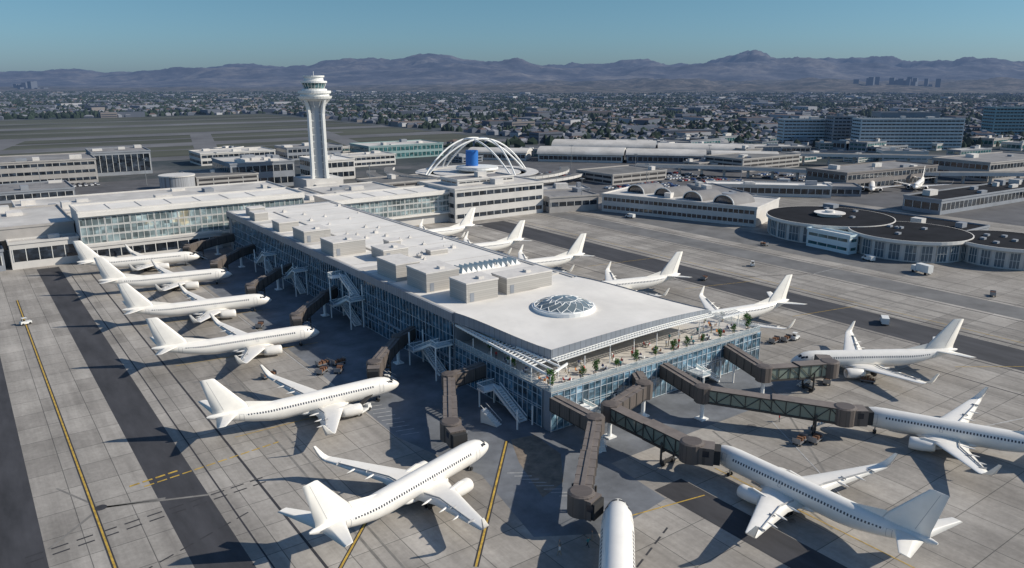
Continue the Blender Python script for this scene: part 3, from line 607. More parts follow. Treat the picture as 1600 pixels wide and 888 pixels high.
# ------------------------------------------------------------------ jet bridges
def jet_bridge(pts,door,truss=False,z0=4.7,z1=3.3,label='taupe covered jet bridge linking the pier to an airliner',sw=1.):
    ox,oy=pts[0]; root=bpy.data.objects.new('jet_bridge',None); col.objects.link(root); root.location=(ox,oy,0)
    root['label']=label; root['category']='jet bridge'; root['group']='jet bridges at the pier'
    P=[Vector((x-ox,y-oy,0)) for x,y in pts]; n=len(P)
    tot=sum((P[i+1]-P[i]).length for i in range(n-1)); acc=0; Z=[]
    for i in range(n):
        if i: acc+=(P[i]-P[i-1]).length
        Z.append(z0+(z1-z0)*acc/tot)
    for i in range(n): P[i].z=Z[i]
    def solid(a,c,w,h):
        b=MB(); b.beam(a,c,w,0,h,0,1); d=(c-a); L=d.length; k=int(L/2.4)
        for j in range(k+1):
            m=a+d*(j/max(k,1)); u=d.normalized()*.1; b.beam(m-u,m+u,w+.14,-.1,h+.05,2,1)
        b.beam(a,c,w*.9,-.35,-.01,2); b.beam(a,c,w*.25,h+.06,h+.18,1)
        return b,[jbm,jbt,jbd]
    def trs_(a,c,w,h):
        b=MB(); b.beam(a,c,w,-.3,.12,2); b.beam(a,c,w,h-.15,h+.1,2,1); b.beam(a,c,w-.35,.12,h-.15,3)
        d=c-a; L=d.length; u=d.normalized(); nn=Vector((-u.y,u.x,0)).normalized(); k=max(2,int(L/2.3))
        for s in (-1,1):
            for j in range(k):
                p=a+d*(j/k)+nn*s*(w/2-.05); q=a+d*((j+1)/k)+nn*s*(w/2-.05)
                b.tube(p+Vector((0,0,.1)),p+Vector((0,0,h)),.08,4,2); 
                e0,e1=(p+Vector((0,0,.15)),q+Vector((0,0,h-.1))) if j%2 else (p+Vector((0,0,h-.1)),q+Vector((0,0,.15)))
                b.tube(e0,e1,.075,4,2)
        return b,[jbm,jbt,jbd,M('bridge_glass',(.20,.24,.20),.15)]
    W1,W2=2.5*sw,2.8*sw
    for i in range(n-1):
        a,c=P[i],P[i+1]; last=(i==n-2)
        if last and (c-a).length>9:
            m=a+(c-a)*.52
            bb,ms=(trs_ if truss else solid)(a,m,W1,2.6); put('tunnel_section',bb.mesh('tunnel_section',ms),root)
            bb,ms=(trs_ if truss else solid)(m-(c-a).normalized()*.6,c,W2,2.85); put('tunnel_section',bb.mesh('tunnel_section',ms),root)
        else:
            bb,ms=solid(a,c,W1,2.6); put('tunnel_section',bb.mesh('tunnel_section',ms),root)
    for i in range(1,n-1):
        b=MB(); p=P[i]; r_=1.75*sw; b.lathe([(p.z-.4,r_),(p.z+2.85,r_),(p.z+3.0,r_*.6)],8,0,'z',(p.x,p.y,0),False); put('rotunda',b.mesh('rotunda',[jbm]),root)
        b=MB(); b.tube((p.x,p.y,0),(p.x,p.y,p.z-.3),.42,12); b.box(p.x-1,p.y-1,0,p.x+1,p.y+1,.25); put('support_column',b.mesh('support_column',[archw]),root)
    e=P[-1]; r_=2.1*sw; b=MB(); b.lathe([(e.z-.35,r_),(e.z+3.0,r_),(e.z+3.2,r_*.8)],18,0,'z',(e.x,e.y,0),False)
    D=Vector((door[0]-ox,door[1]-oy,e.z)); dd=(D-e); u=dd.normalized()
    b.beam(e+u*1.2,e+u*max(2.6,dd.length-1.2),3.1*sw,-.3,2.8,0,1)
    put('cab',b.mesh('cab',[jbm,jbt]),root)
    b=MB(); b.beam(e+u*max(2.6,dd.length-1.2),D-u*.15,2.8*sw,-.1,2.5,0); put('canopy_bellows',b.mesh('canopy_bellows',[bell]),root)
    b=MB(); nn=Vector((-u.y,u.x,0)); f=e+u*1.9; hw=1.55*sw+.02
    for s in (-1,1): b.quad(f+nn*s*hw+Vector((0,0,1.2)),f+nn*s*hw+u*1.1+Vector((0,0,1.2)),f+nn*s*hw+u*1.1+Vector((0,0,2.3)),f+nn*s*hw+Vector((0,0,2.3)))
    put('cab_window',b.mesh('cab_window',[dark]),root)
    a=P[-2]; k=(e-a).normalized(); m=e-k*min(5.0,(e-a).length*.45); nn=Vector((-k.y,k.x,0)).normalized()
    b=MB()
    for s in (-1,1): q=m+nn*s*1.8; b.tube((q.x,q.y,.6),(q.x,q.y,m.z+1.2),.2,8,0)
    q0=m-nn*1.8;q1=m+nn*1.8; b.beam((q0.x,q0.y,.7),(q1.x,q1.y,.7),.5,-.2,.3,0); b.beam((q0.x,q0.y,m.z-.5),(q1.x,q1.y,m.z-.5),.3,-.2,.2,0)
    lg=put('drive_column',b.mesh('drive_column',[jbd]),root)
    for s in (-1,1):
        q=m+nn*s*1.2; b=MB(); b.tube(q+nn*-.2+Vector((0,0,.5-q.z)),q+nn*.2+Vector((0,0,.5-q.z)),.5,12,0); put('wheel',b.mesh('wheel',[tyre]),lg)
    b=MB(); sdir=-k; p0=e+nn*2.6
    for j in range(10):
        q=p0+sdir*(.55*j); z=e.z*(1-j/10.); b.beam((q.x,q.y,z),(q.x+sdir.x*.5,q.y+sdir.y*.5,z),.9,-.08,0,0)
    q=p0+sdir*5.5
    for s in (-.45,.45): b.beam((p0.x+nn.x*s,p0.y+nn.y*s,e.z),(q.x+nn.x*s,q.y+nn.y*s,.1),.06,-.15,.12,0); b.beam((p0.x+nn.x*s,p0.y+nn.y*s,e.z+1),(q.x+nn.x*s,q.y+nn.y*s,1.1),.05,0,.05,0)
    put('access_stair',b.mesh('access_stair',[white2]),root)
    return root
jet_bridge([(86,129),(77,128.5),(66,110)],(65,105),sw=.95)
jet_bridge([(86,160),(80,157),(68.5,146)],(66,141.6),sw=.85)
jet_bridge([(86,207),(81,204),(67.5,190.5)],(66,185.3),sw=.75)
jet_bridge([(86,243),(80,240),(67.5,228)],(66.2,222.5),sw=.75)
jet_bridge([(86,281),(80,278.5),(67.5,266)],(66,261.4),sw=.75)
jet_bridge([(86,306),(79,305),(67,299)],(65,295),sw=.75)
jet_bridge([(87,106),(87.5,95),(69,77.5)],(70,74.4))
jet_bridge([(109,106),(106,101),(94,98),(95.2,79)],(98.2,75),True,label='long trussed jet bridge on white columns reaching an airliner')
jet_bridge([(117,106),(114.5,93),(129.8,71.8)],(133.8,68.7),True,label='long trussed jet bridge on white columns reaching an airliner')
jet_bridge([(138,106),(134,93),(149.5,87.5)],(153.2,92),True,label='trussed jet bridge ending at an airliner door')

# ------------------------------------------------------------------ exterior stairs
def stair(x,y,rot,levels,lab='white steel exterior stair zigzagging down the glass facade',sc_=1.):
    root=bpy.data.objects.new('exterior_stair',None); col.objects.link(root); root.location=(x,y,0); root.rotation_euler[2]=rot
    root['label']=lab; root['category']='staircase'; root['group']='exterior stairs of the pier'
    H=4.1; L=6.2*sc_
    for k in range(levels):
        z=H*k; d=1 if k%2==0 else -1; y0=-L/2*d; y1=L/2*d; x0=-1.2-2.0*(k%2)
        b=MB(); n=14
        for j in range(n):
            t=j/n; b.box(x0-.85,min(y0+(y1-y0)*t,y0+(y1-y0)*(t+1/n)),z+H*t+.1,x0+.85,max(y0+(y1-y0)*t,y0+(y1-y0)*(t+1/n)),z+H*(t+1/n),0)
        for s in (-.9,.9): b.beam((x0+s,y0,z),(x0+s,y1,z+H),.12,-.3,.35,0); b.beam((x0+s,y0,z+.4),(x0+s,y1,z+H+.4),.04,0,.65,1); b.beam((x0+s,y0,z+1.05),(x0+s,y1,z+H+1.05),.14,-.05,.12,0)
        put('stair_flight',b.mesh('stair_flight',[archw,railg]),root)
        b=MB(); yy=y1; e=2.6*d; b.box(-4.4,min(yy,yy+e),z+H-.35,-.05,max(yy,yy+e),z+H+.03)
        for (p,q) in (((-4.4,yy),(-4.4,yy+e)),((-4.4,yy+e),(-.1,yy+e))): b.beam((*p,z+H),(*q,z+H),.05,0,1.0,1); b.beam((*p,z+H+1.0),(*q,z+H+1.0),.14,0,.12,0)
        put('landing',b.mesh('landing',[archw,railg]),root)
    for sy in (-1,1):
        for xx in (-4.2,-.5):
            b=MB(); b.tube((xx,sy*(L/2+2.0),0),(xx,sy*(L/2+2.0),H*levels),.2,6); put('post',b.mesh('post',[archw]),root)
stair(85.8,194,0,3,sc_=1.5); stair(85.8,148,0,2,sc_=1.35); stair(85.8,117.5,0,1,sc_=1.5); stair(85.8,234,0,2,sc_=1.2); stair(85.8,262,0,2,sc_=1.1)
stair(97,105.8,math.pi/2,1); stair(130,105.8,math.pi/2,1)
for (x,y,r) in ((88.5,94,-.5),(79.5,114,.3)):
    b=MB(); 
    for j in range(9): b.box(-.8,j*.45,0 if j==8 else .1,.8,j*.45+.45,.3*(j+1))
    b.beam((-.8,0,1),(-.8,4,3.7),.07,0,.07); b.beam((.8,0,1),(.8,4,3.7),.07,0,.07)
    put('mobile_stair',b.mesh('mobile_stair',[white2]),None,(x,y,0),r,'white mobile passenger stair standing on the apron','stairs')

# ------------------------------------------------------------------ service vehicles
def wheels(root,xs,ys,r):
    for x in xs:
        for y in ys:
            b=MB(); b.tube((x,y-.12,r),(x,y+.12,r),r,10); put('wheel',b.mesh('wheel',[tyre]),root)
def mkroot(nm): o=bpy.data.objects.new(nm,None); col.objects.link(o); return o
def van():
    o=mkroot('service_van'); b=MB(); pr=[(-2.5,.45),(2.6,.45),(2.6,1.0),(1.9,1.25),(1.3,2.05),(-2.5,2.1)]
    v=[(x,-.95,z) for x,z in pr]+[(x,.95,z) for x,z in pr]; n=len(pr)
    b.add(v,[(i,(i+1)%n,(i+1)%n+n,i+n)[::-1] for i in range(n)]+[list(range(n))[::1],list(range(n,2*n))[::-1]]); put('body',b.mesh('body',[white2],True),o)
    b=MB(); b.quad((1.87,-.85,1.3),(1.87,.85,1.3),(1.36,.8,2.0),(1.36,-.8,2.0)); 
    for s in(-1,1): b.quad((.2,.965*s,1.3),(1.5,.965*s,1.3),(1.15,.965*s,1.9),(.2,.965*s,1.9))
    put('window',b.mesh('window',[dark]),o); o.children[-1].location.x=.03; wheels(o,(-1.6,1.7),(-.85,.85),.38); return o
def tug():
    o=mkroot('baggage_tractor'); b=MB(); b.box(-1.4,-.7,.35,1.4,.7,.95); b.box(-1.3,-.65,.95,-.2,.65,1.1); b.box(-.9,-.55,1.95,.3,.55,2.02)
    for x in(-.85,.25):
        for y in(-.5,.5): b.tube((x,y,.95),(x,y,1.97),.04,4)
    put('body',b.mesh('body',[white2]),o); b=MB(); b.box(-.7,-.4,1.1,-.1,.4,1.25); b.box(-.78,-.4,1.1,-.7,.4,1.6); put('seat',b.mesh('seat',[bell]),o); wheels(o,(-.9,.9),(-.6,.6),.33); return o
def cart():
    o=mkroot('baggage_cart'); b=MB(); b.box(-1.6,-.8,.5,1.6,.8,.65); b.box(-1.6,-.8,.65,-1.54,.8,1.5); b.box(1.54,-.8,.65,1.6,.8,1.5); b.tube((1.6,0,.5),(2.6,0,.4),.05,4)
    put('frame',b.mesh('frame',[steel]),o); b=MB()
    for i in range(5): x=-1.3+i*.55; b.box(x,-.6+.2*(i%2),.66,x+.45,.3+.1*i%.5,1.0+.17*(i%3))
    put('luggage',b.mesh('luggage',[M('luggage_brown',(.18,.09,.05),.8)]),o); wheels(o,(-1.1,1.1),(-.65,.65),.25); return o
def loader():
    o=mkroot('belt_loader'); b=MB(); b.box(-2.2,-.9,.4,2.2,.9,.85); b.box(1.0,-.9,.85,2.0,-.1,1.5); put('body',b.mesh('body',[white2]),o)
    b=MB(); b.beam((-3.6,.3,1.0),(3.8,.3,2.5),.9,-.15,.12,0); put('conveyor_belt',b.mesh('conveyor_belt',[bell]),o); wheels(o,(-1.5,1.5),(-.8,.8),.38); return o
def truck():
    o=mkroot('catering_truck'); b=MB(); b.box(1.9,-1.1,.6,3.7,1.1,2.5); put('cab',b.mesh('cab',[white2]),o); b=MB(); b.box(-3.6,-1.2,1.0,1.7,1.2,3.5); b.box(-3.6,-.5,.6,3.6,.5,.95); put('cargo_box',b.mesh('cargo_box',[white2]),o)
    b=MB(); b.quad((3.72,-1,1.5),(3.72,1,1.5),(3.72,1,2.3),(3.72,-1,2.3)); put('windscreen',b.mesh('windscreen',[dark]),o); wheels(o,(-2.4,2.8),(-1,1),.48); return o
K=dict(van=(van(),'white service van parked on the apron','van'),tug=(tug(),'white open baggage tractor on the apron','tractor'),cart=(cart(),'open baggage cart carrying brown luggage','cart'),loader=(loader(),'white belt loader with raised conveyor','belt loader'),truck=(truck(),'white box catering truck standing by the stand','truck'))
used={}
for kind,x,y,r in [('loader',60.5,136,.5),('cart',64.5,166,.1),('cart',68,164.6,.15),('cart',66,160,.9),('cart',62.5,161.5,.7),('cart',51.5,166,.2),
    ('cart',62,204,1.0),
    ('tug',149,92,.5),('cart',152,89,.5),('cart',160,84,2),('cart',124,73.6,.2),('cart',121,75,.2),
    ('van',205,105,.6),('cart',166,113,.2),('cart',169.6,112,.2),('tug',172.5,111.3,.2),('loader',165,119,.4),('cart',202,167,.4),('van',268,270,1.6),('van',275,150,1.2),('truck',271,128,1.3),('cart',266,190,1.4),
    ('tug',10,245,.3),('cart',163,160,.3),('cart',171,183,.4),('van',162,230,.6),('cart',160,262,.4),('cart',260,100,.4),('tug',232,170,.7)]:
    src,lab,cat=K[kind]
    o=copy_tree(src) if kind in used else src; used[kind]=1
    o.location=(x,y,0); o.rotation_euler[2]=r; o['label']=lab; o['category']=cat; o['group']=cat+'s on the apron'

# ------------------------------------------------------------------ generic building
def ribbon(w,z0,z1,gm,step=3.):
    b=MB(); b.quad((0,0,z0),(w,0,z0),(w,0,z1),(0,0,z1),mi=0); n=max(1,int(w/step))
    for i in range(n+1): x=w*i/n; b.box(x-.12,-.1,z0,x+.12,-.003,z1,1)
    return b,[gm,hmull]
def building(x,y,L,Wd,h,rot=0,wm=None,rm=None,floors=2,gm=None,lab='low grey airport building with ribbon windows',name='airport_building',cat='building',clutter=3,ends=True,parapet=True,fill=.5,group=None,step=4.,base=0,vault=0):
    wm=wm or greyw; rm=rm or roofg; gm=gm or dglass
    o=bpy.data.objects.new(name,None); col.objects.link(o); o.location=(x,y,base); o.rotation_euler[2]=rot
    o['label']=lab; o['category']=cat
    if group: o['group']=group
    b=MB(); b.box(0,0,-base,L,Wd,h); put('wall',b.mesh('wall',[wm]),o)
    b=MB(); b.box(-.25,-.25,h,L+.25,Wd+.25,h+.25,0)
    if vault:
        n=10; ra=[[(xx,Wd/2-(Wd/2+1)*math.cos(math.pi*k/n),h+.3+vault*math.sin(math.pi*k/n)) for k in range(n+1)] for xx in (-1,L+1)]
        b.add(ra[0]+ra[1],[(k+1,k,n+1+k,n+2+k) for k in range(n)],0,True); b.add(ra[0],[list(range(n+1))],1); b.add(ra[1],[list(range(n+1))[::-1]],1)
    elif parapet:
        for q in ((-.3,-.3,L+.3,.1),(-.3,Wd-.1,L+.3,Wd+.3)): b.box(q[0],q[1],h+.02,q[2],q[3],h+.9,1)
        for q in ((-.3,.1,.1,Wd-.1),(L-.1,.1,L+.3,Wd-.1)): b.box(q[0],q[1],h+.02,q[2],q[3],h+.9,1)
    rf=put('roof',b.mesh('roof',[rm,wm]),o)
    fh=h/max(floors,1)
    for k in range(floors):
        z0=k*fh+fh*(1-fill)*.6; z1=z0+fh*fill
        bb,ms=ribbon(L-1.6,z0,z1,gm,step); put('ribbon_window',bb.mesh('ribbon_window',ms),o,(.8,-.05,0))
        if ends:
            bb,ms=ribbon(Wd-1.6,z0,z1,gm,step); me=bb.mesh('ribbon_window',ms); put('ribbon_window',me,o,(-.05,Wd-.8,0),-math.pi/2)
    for k in range(clutter):
        sx,sy,sz=R.uniform(2,min(9,L*.25)),R.uniform(2,min(7,Wd*.35)),R.uniform(1,3); px,py=R.uniform(1,max(1.2,L-sx-1)),R.uniform(1,max(1.2,Wd-sy-1))
        b=MB(); b.box(px,py,h+.25,px+sx,py+sy,h+.25+sz); put('rooftop_unit',b.mesh('rooftop_unit',[R.choice([unitt,greyw,lightw])]),rf)
    return o
B=building
def hall(x,y,L,Wd,h,lab,rows=3,gm=hglass):
    o=B(x,y,L,Wd,h,0,lightw,roofw,0,clutter=0,lab=lab,name='terminal_hall',cat='airport terminal')
    n=int(L/8); w_=L/n
    for k in range(rows):
        z0=h*(.36+.56*k/rows); z1=h*(.36+.56*(k+1)/rows)-.25
        me=bay(w_-.2,z0,z1,(z0+.1,z1-.1),4,gm,hmull,.16)
        for i in range(n): put('window',me,o,(w_*i+.1,-.06,0))
    b=MB(); b.box(-.1,-1.6,h*.30,L,-.01,h*.335,0); b.box(-.1,-1.2,h*.93,L,-.31,h+.2,0); put('canopy',b.mesh('canopy',[roofw]),o)
    b=MB()
    for i in range(int(L/11)): b.box(i*11+.5,1.5,h+.3,i*11+.7,Wd-2,h+.45)
    put('roof_seam',b.mesh('roof_seam',[roofw2]),o)
    return o
hall(34.5,319,86,20,18.5,'long white terminal hall with tall glazed upper facade')
hall(131,314,62,20,14.5,'white glazed terminal hall beside the pier root')
B(34,316,50,2.8,6.2,0,lightw,roofw,1,dglass,'low white annex with small windows along the hall',clutter=0)
B(-60,330,94,50,13.5,0,beige,roofw2,1,dglass,'large grey flat-roofed terminal block with few openings',fill=.25,clutter=6)
B(-60,322,70,8,7,0,greyw,roofg,1,dglass,'low concrete annex below the terminal block',clutter=0)
B(12,322,22,8,9,0,lightw,roofw2,1,dglass,'low white wing beside the glazed hall',clutter=1)
B(84,342,60,45,11,0,lightw,roofw2,1,dglass,'pale flat-roofed terminal block behind the hall',clutter=6)
B(190,308,53,34,15.5,0,lightw,roofw2,3,dglass,'three-storey white office building with ribbon windows',clutter=4,fill=.38)
B(199,320,34,16,2.2,0,lightw,roofg,1,dglass,'set-back plant storey on the white office building',base=15.8,clutter=1,fill=.3)
B(244,304,28,24,7.5,-.25,beige,roofg,1,dglass,'low beige apron building with small doors',clutter=1,fill=.3)
B(150,345,40,50,10,0,lightw,roofw2,1,dglass,'pale flat-roofed block beside the landside road',clutter=5)
B(20,375,120,50,11,0,lightw,roofw2,1,dglass,'wide pale flat-roofed ticketing building',clutter=12)
d=math.atan2(218-293,297-270); B(270,293,80,36,8.5,d,lightw,roofw2,2,dglass,'long low white concourse with rows of small windows',fill=.4,clutter=5,step=2.5)
for i in range(4):
    y=287-17*i; x=288+2.6*i; o=mkroot('barrel_vault_roof'); o.location=(x,y,8.7); o.rotation_euler[2]=0
    o['label']='barrel-vaulted roof pavilion with dark arched glazed front'; o['category']='roof pavilion'; o['group']='barrel vaults on the concourse'
    b=MB(); n=14; r=6.0; ri=[]
    for xx in (0,16): ri.append([(xx,r*math.cos(math.pi*k/n),r*.7*math.sin(math.pi*k/n)) for k in range(n+1)])
    v=ri[0]+ri[1]; b.add(v,[(k,k+1,n+2+k,n+1+k) for k in range(n)],0,True); put('vault_shell',b.mesh('vault_shell',[roofg],True),o)
    b=MB(); b.add([(.6,p[1]*.97,p[2]*.97) for p in ri[0]],[list(range(n+1))[::-1]],0); b.add([(15.6,p[1]*.97,p[2]*.97) for p in ri[0]],[list(range(n+1))],0); put('arched_window',b.mesh('arched_window',[dglass]),o)
    b=MB()
    for k in range(n): b.tube(ri[0][k],ri[0][k+1],.3,5)
    put('arch_rim',b.mesh('arch_rim',[hmull]),o)
for i,(x,y,r,h) in enumerate(((308,188,25,8.0),(303,150,21,7.7),(318,120,17.5,7.4),(332,98,17.5,7.1))):
    o=mkroot('round_terminal'); o.location=(x,y,0); o['label']='round low terminal with dark flat roof and white rim'; o['category']='airport terminal'; o['group']='round terminal pods'
    b=MB(); b.lathe([(0,r),(h,r)],48,0,'z',sm=False); put('wall',b.mesh('wall',[lightw]),o)
    b=MB(); b.lathe([(h-.7,r+1.3),(h+.5,r+1.3),(h+.5,r+.6),(h+.2,r+.5)],64,1,'z',sm=False); b.lathe([(h,r+.9),(h+.52,r+.9)],64,0,'z',sm=False)
    rf=put('roof',b.mesh('roof',[roofd,roofw]),o)
    n=24; me=bay(2*math.pi*r/n*.72,.4,h-1.2,(.5,h*.45,h-1.3),3,M('pod_glass',(.10,.14,.17),.12),hmull,.12)
    for k in range(n):
        a=2*math.pi*k/n
        if math.cos(a-math.radians(205))<-.1: continue
        rot=a+math.pi/2; wv=2*math.pi*r/n*.72; cx_,cy_=(r+.14)*math.cos(a),(r+.14)*math.sin(a)
        put('window',me,o,(cx_-math.cos(rot)*wv/2,cy_-math.sin(rot)*wv/2,0),rot)
    for k in range(5):
        a=R.uniform(0,6.28); q=r*R.uniform(.2,.8); b=MB(); b.box(q*math.cos(a)-1,q*math.sin(a)-.8,h+.53,q*math.cos(a)+1,q*math.sin(a)+.8,h+1.3); put('rooftop_unit',b.mesh('rooftop_unit',[greyw]),rf)
    if i==0:
        b=MB(); b.lathe([(h+.53,5),(h+1.5,5),(h+1.7,6.5),(h+2.0,6.5)],32,0,'z',sm=False); b.lathe([(h+2.0,2),(h+3.0,2)],20,0,'z',sm=False); put('roof_lantern',b.mesh('roof_lantern',[roofw]),rf)
B(318,138,26,70,7.0,0,greyw,roofd,1,dglass,'dark-roofed block joining the round terminals',clutter=3)
B(278,160,5,20,6.8,-.1,M('bright_glazed_wall',(.65,.76,.78),.3),roofw,2,tglass,'bright white glazed link between the round terminals',clutter=0,fill=.35)

B(-50,585,128,50,15,-.05,beige,roofg,3,dglass,'wide tan multi-storey garage building with dark bands',fill=.4,clutter=5)
B(80,612,38,40,16,-.05,greyw,roofg,1,dglass,'dark glazed office block with flat roof',fill=.75)
B(-20,505,75,40,5.5,0,greyw,roofg,1,dglass,'low grey airfield shed')
o=mkroot('round_storage_building'); o.location=(104,473,0); o['label']='round grey concrete drum building with ribbed wall'; o['category']='building'
b=MB(); b.lathe([(0,9.5),(12.5,9.5)],40,0,'z',sm=False); put('wall',b.mesh('wall',[panel_mat('ribbed_grey',(.33,.34,.36),(.2,.2,.21),1.2,20,.12,.8,0,'o',True)]),o)
b=MB(); b.lathe([(12.5,9.9),(13.2,9.9)],40,0,'z',sm=False); put('roof',b.mesh('roof',[lightw]),o)
for (x,y,L_,W_,h_,fl,lab) in ((114,470,36,40,10.5,4,'open-deck parking garage with striped parapets'),(345,365,50,36,6,2,'open-deck parking garage with pale parapets'),(470,360,70,36,9,3,'open-deck parking garage near the access road'),(205,420,45,30,5,2,'small open-deck parking garage')):
    B(x,y,L_,W_,h_,0,beige,asph3,fl,M('garage_void',(.04,.04,.045),.9),lab,'parking_garage','parking garage',clutter=1,fill=.5,step=8)
B(138,485,40,45,15.5,-.03,greyw,roofw2,2,dglass,'grey clad terminal block with sloped roof plant',clutter=8)
B(199,495,26,35,13,0,lightw,roofw,2,dglass,'stepped white administration building',clutter=5)
B(287,602,72,40,11,-.02,M('pale_teal_wall',(.25,.36,.36),.6),roofw2,2,tglass,'long pale terminal with teal ribbon glazing',fill=.6,clutter=4)
B(230,640,50,30,10,0,greyw,roofg,2,dglass)
B(160,640,60,35,9,0,lightw,roofw2,2,dglass,'white low terminal building with ribbon windows')
B(230,560,60,24,8,0,lightw,roofw2,2,dglass,'white low terminal building with ribbon windows')
d2=math.atan2(396-483,493-415)
for (x,y,L_,Wd_,h_,va) in ((398,512,70,30,6,5),(448,458,62,28,6.5,4),(494,408,50,26,6,4),(440,545,90,34,8,5),(506,478,80,30,7,4),(360,560,50,24,6,3)):
    B(x,y,L_,Wd_,h_,d2,R.choice([lightw,greyw]),roofw2,1,dglass,'long pale terminal wing with curved white roof',clutter=0,fill=.5,vault=va,group='curved-roof terminal wings')
B(560,430,60,30,9,-.6,beige,roofw2,2,dglass,'beige low airline building beside the elevated road')
B(437,258,92,30,11,-.1,M('brown_grey_wall',(.22,.20,.19),.8),roofg,2,dglass,'brown-grey low terminal with dark bands',clutter=4)
B(400,184,120,20,7.0,-.06,greyw,roofd,1,dglass,'long low dark-roofed concourse',clutter=8)
B(520,150,120,24,8,.1,greyw,roofd,1,dglass,'low dark-roofed airline concourse')
B(560,230,90,40,12,-.1,beige,roofg,2,dglass,'tan maintenance building with flat roof')
B(360,300,70,14,6,-.8,lightw,roofw,1,dglass,'narrow white link building with flat roof')
B(330,260,16,50,6,-.4,greyw,roofg,1,dglass,'low grey link wing behind the concourse')
B(385,285,60,18,5,-.8,greyw,roofg,1,dglass,'long low grey baggage building')
B(262,345,36,14,5,-.4,greyw,roofw2,1,dglass,'small grey service building by the car lot')
for k in range(62):
    f=R.uniform(570,830); r=R.uniform(-330,560) if k<30 else R.uniform(120,600); x,y=W(f,r)
    if r<-100 and f>690: continue
    if -120<r<110 and f<620: continue
    B(x,y,R.uniform(14,48),R.uniform(9,24),R.uniform(3.5,8.5),R.choice([0,0,-.1,-.8,d2]),R.choice([greyw,lightw,beige,greyw]),R.choice([roofw2,roofg,roofg,roofd]),R.choice([1,2]),R.choice([dglass,tglass]),'flat-roofed airport support building',clutter=2,group='airport support buildings')
palehotel=M('pale_blue_grey_wall',(.46,.52,.55),.7,0,.1,.05,'w')
for (x,y,L_,W_,h_,fl,rot,m_,lab) in ((699,488,46,18,26,8,-.62,palehotel,'pale eight-storey hotel slab with window bands'),(722,447,22,20,30,9,-.62,greyw,'narrow dark glass hotel tower'),(714,413,100,20,29,9,-.62,palehotel,'wide blue-grey hotel slab with many floors'),(760,420,60,20,34,2,-.62,greyw,'tall grey office block behind the hotel'),(1003,415,60,24,34,9,-.62,M('teal_wall',(.22,.34,.38),.5),'teal glass office tower near the highway'),(1060,380,40,24,40,10,-.62,greyw,'grey office tower near the highway')):
    B(x,y,L_,W_,h_,rot,m_,roofg,fl,dglass,lab,'hotel','hotel',clutter=2,fill=.38)

def elevated(pts,wd,z,lab):
    b=MB(); root=mkroot('elevated_road'); root.location=(*pts[0],0); root['label']=lab; root['category']='elevated road'
    for p,q in zip(pts,pts[1:]): b.beam((p[0]-pts[0][0],p[1]-pts[0][1],z),(q[0]-pts[0][0],q[1]-pts[0][1],z),wd,-1.3,.9,0,1)
    put('road_deck',b.mesh('road_deck',[lightw,asph3]),root)
    for p,q in zip(pts,pts[1:]):
        for k in range(4):
            b=MB(); x=p[0]+(q[0]-p[0])*k/4-pts[0][0]; y=p[1]+(q[1]-p[1])*k/4-pts[0][1]; b.tube((x,y,0),(x,y,z-1.3),1.0,10); put('column',b.mesh('column',[lightw]),root)
elevated([W(650,150),W(625,215),W(610,290),W(590,370),W(550,450),W(500,520)],12,8.5,'elevated concrete roadway on round columns')
elevated([W(560,90),W(545,150),W(520,210),W(508,280),W(505,350)],9,6.5,'curving elevated terminal access road on columns')

# ------------------------------------------------------------------ control tower
tw=mkroot('control_tower'); tw.location=(185.2,460.3,0); tw['label']='tall white airport control tower with flared glazed cab'; tw['category']='control tower'
b=MB()
for a in (23.4,113.4,203.4,293.4):
    c,s=math.cos(math.radians(a)),math.sin(math.radians(a))
    b.loft([[ (c*rr+1.45*math.cos(t*math.pi/3)*k,s*rr+1.45*math.sin(t*math.pi/3)*k,z) for t in range(6)] for z,rr,k in ((0,6.3,1.15),(14,5.8,1.0),(46,5.7,.95),(51,6.6,.9),(55,8.0,.8))],0,False)
put('shaft_rib',b.mesh('shaft_rib',[white2],True),tw)
b=MB(); b.lathe([(0,4.4),(48,4.2),(51,5.0),(54.5,7.0)],12,0,'z',sm=False); put('shaft',b.mesh('shaft',[M('tower_shaft_wall',(.42,.45,.48),.5)]),tw)
b=MB()
for k in range(11):
    z=4+k*4.2
    pts4=[(5.2*math.cos(math.radians(a)),5.2*math.sin(math.radians(a)),z) for a in (23.4,113.4,203.4,293.4)]
    for i in range(4): b.tube(pts4[i],pts4[(i+1)%4],.3,5)
put('shaft_cross_beam',b.mesh('shaft_cross_beam',[white2]),tw)
b=MB(); b.lathe([(53.5,6.5),(55.0,9.8),(56.4,10.4),(56.4,8.8),(57.6,8.6),(58.2,9.8),(59.6,9.8),(59.6,7.6),(60.6,7.4),(60.9,6.4)],32,0,'z',sm=False); put('gallery',b.mesh('gallery',[white2]),tw)
b=MB(); b.lathe([(60.9,5.8),(64.2,7.2)],24,0,'z',sm=False); cabw=put('cab_window',b.mesh('cab_window',[tglass]),tw)
b=MB()
for k in range(20): a=k*math.pi/10; b.tube((5.85*math.cos(a),5.85*math.sin(a),60.9),(7.25*math.cos(a),7.25*math.sin(a),64.2),.13,4)
put('cab_mullion',b.mesh('cab_mullion',[white2]),cabw)
b=MB(); b.lathe([(64.2,7.8),(65.3,7.8),(65.5,5.8),(67.4,5.6),(67.6,6.4),(68.5,6.4)],32,0,'z',sm=False); b.tube((0,0,68),(0,0,71),.15,5); put('cab_roof',b.mesh('cab_roof',[white2]),tw)
b=MB()
for a in range(0,360,30):
    c,s=math.cos(math.radians(a)),math.sin(math.radians(a)); b.tube((c*5.2,s*5.2,50),(c*9.8,s*9.8,55.6),.22,5)
put('gallery_bracket',b.mesh('gallery_bracket',[white2]),tw)
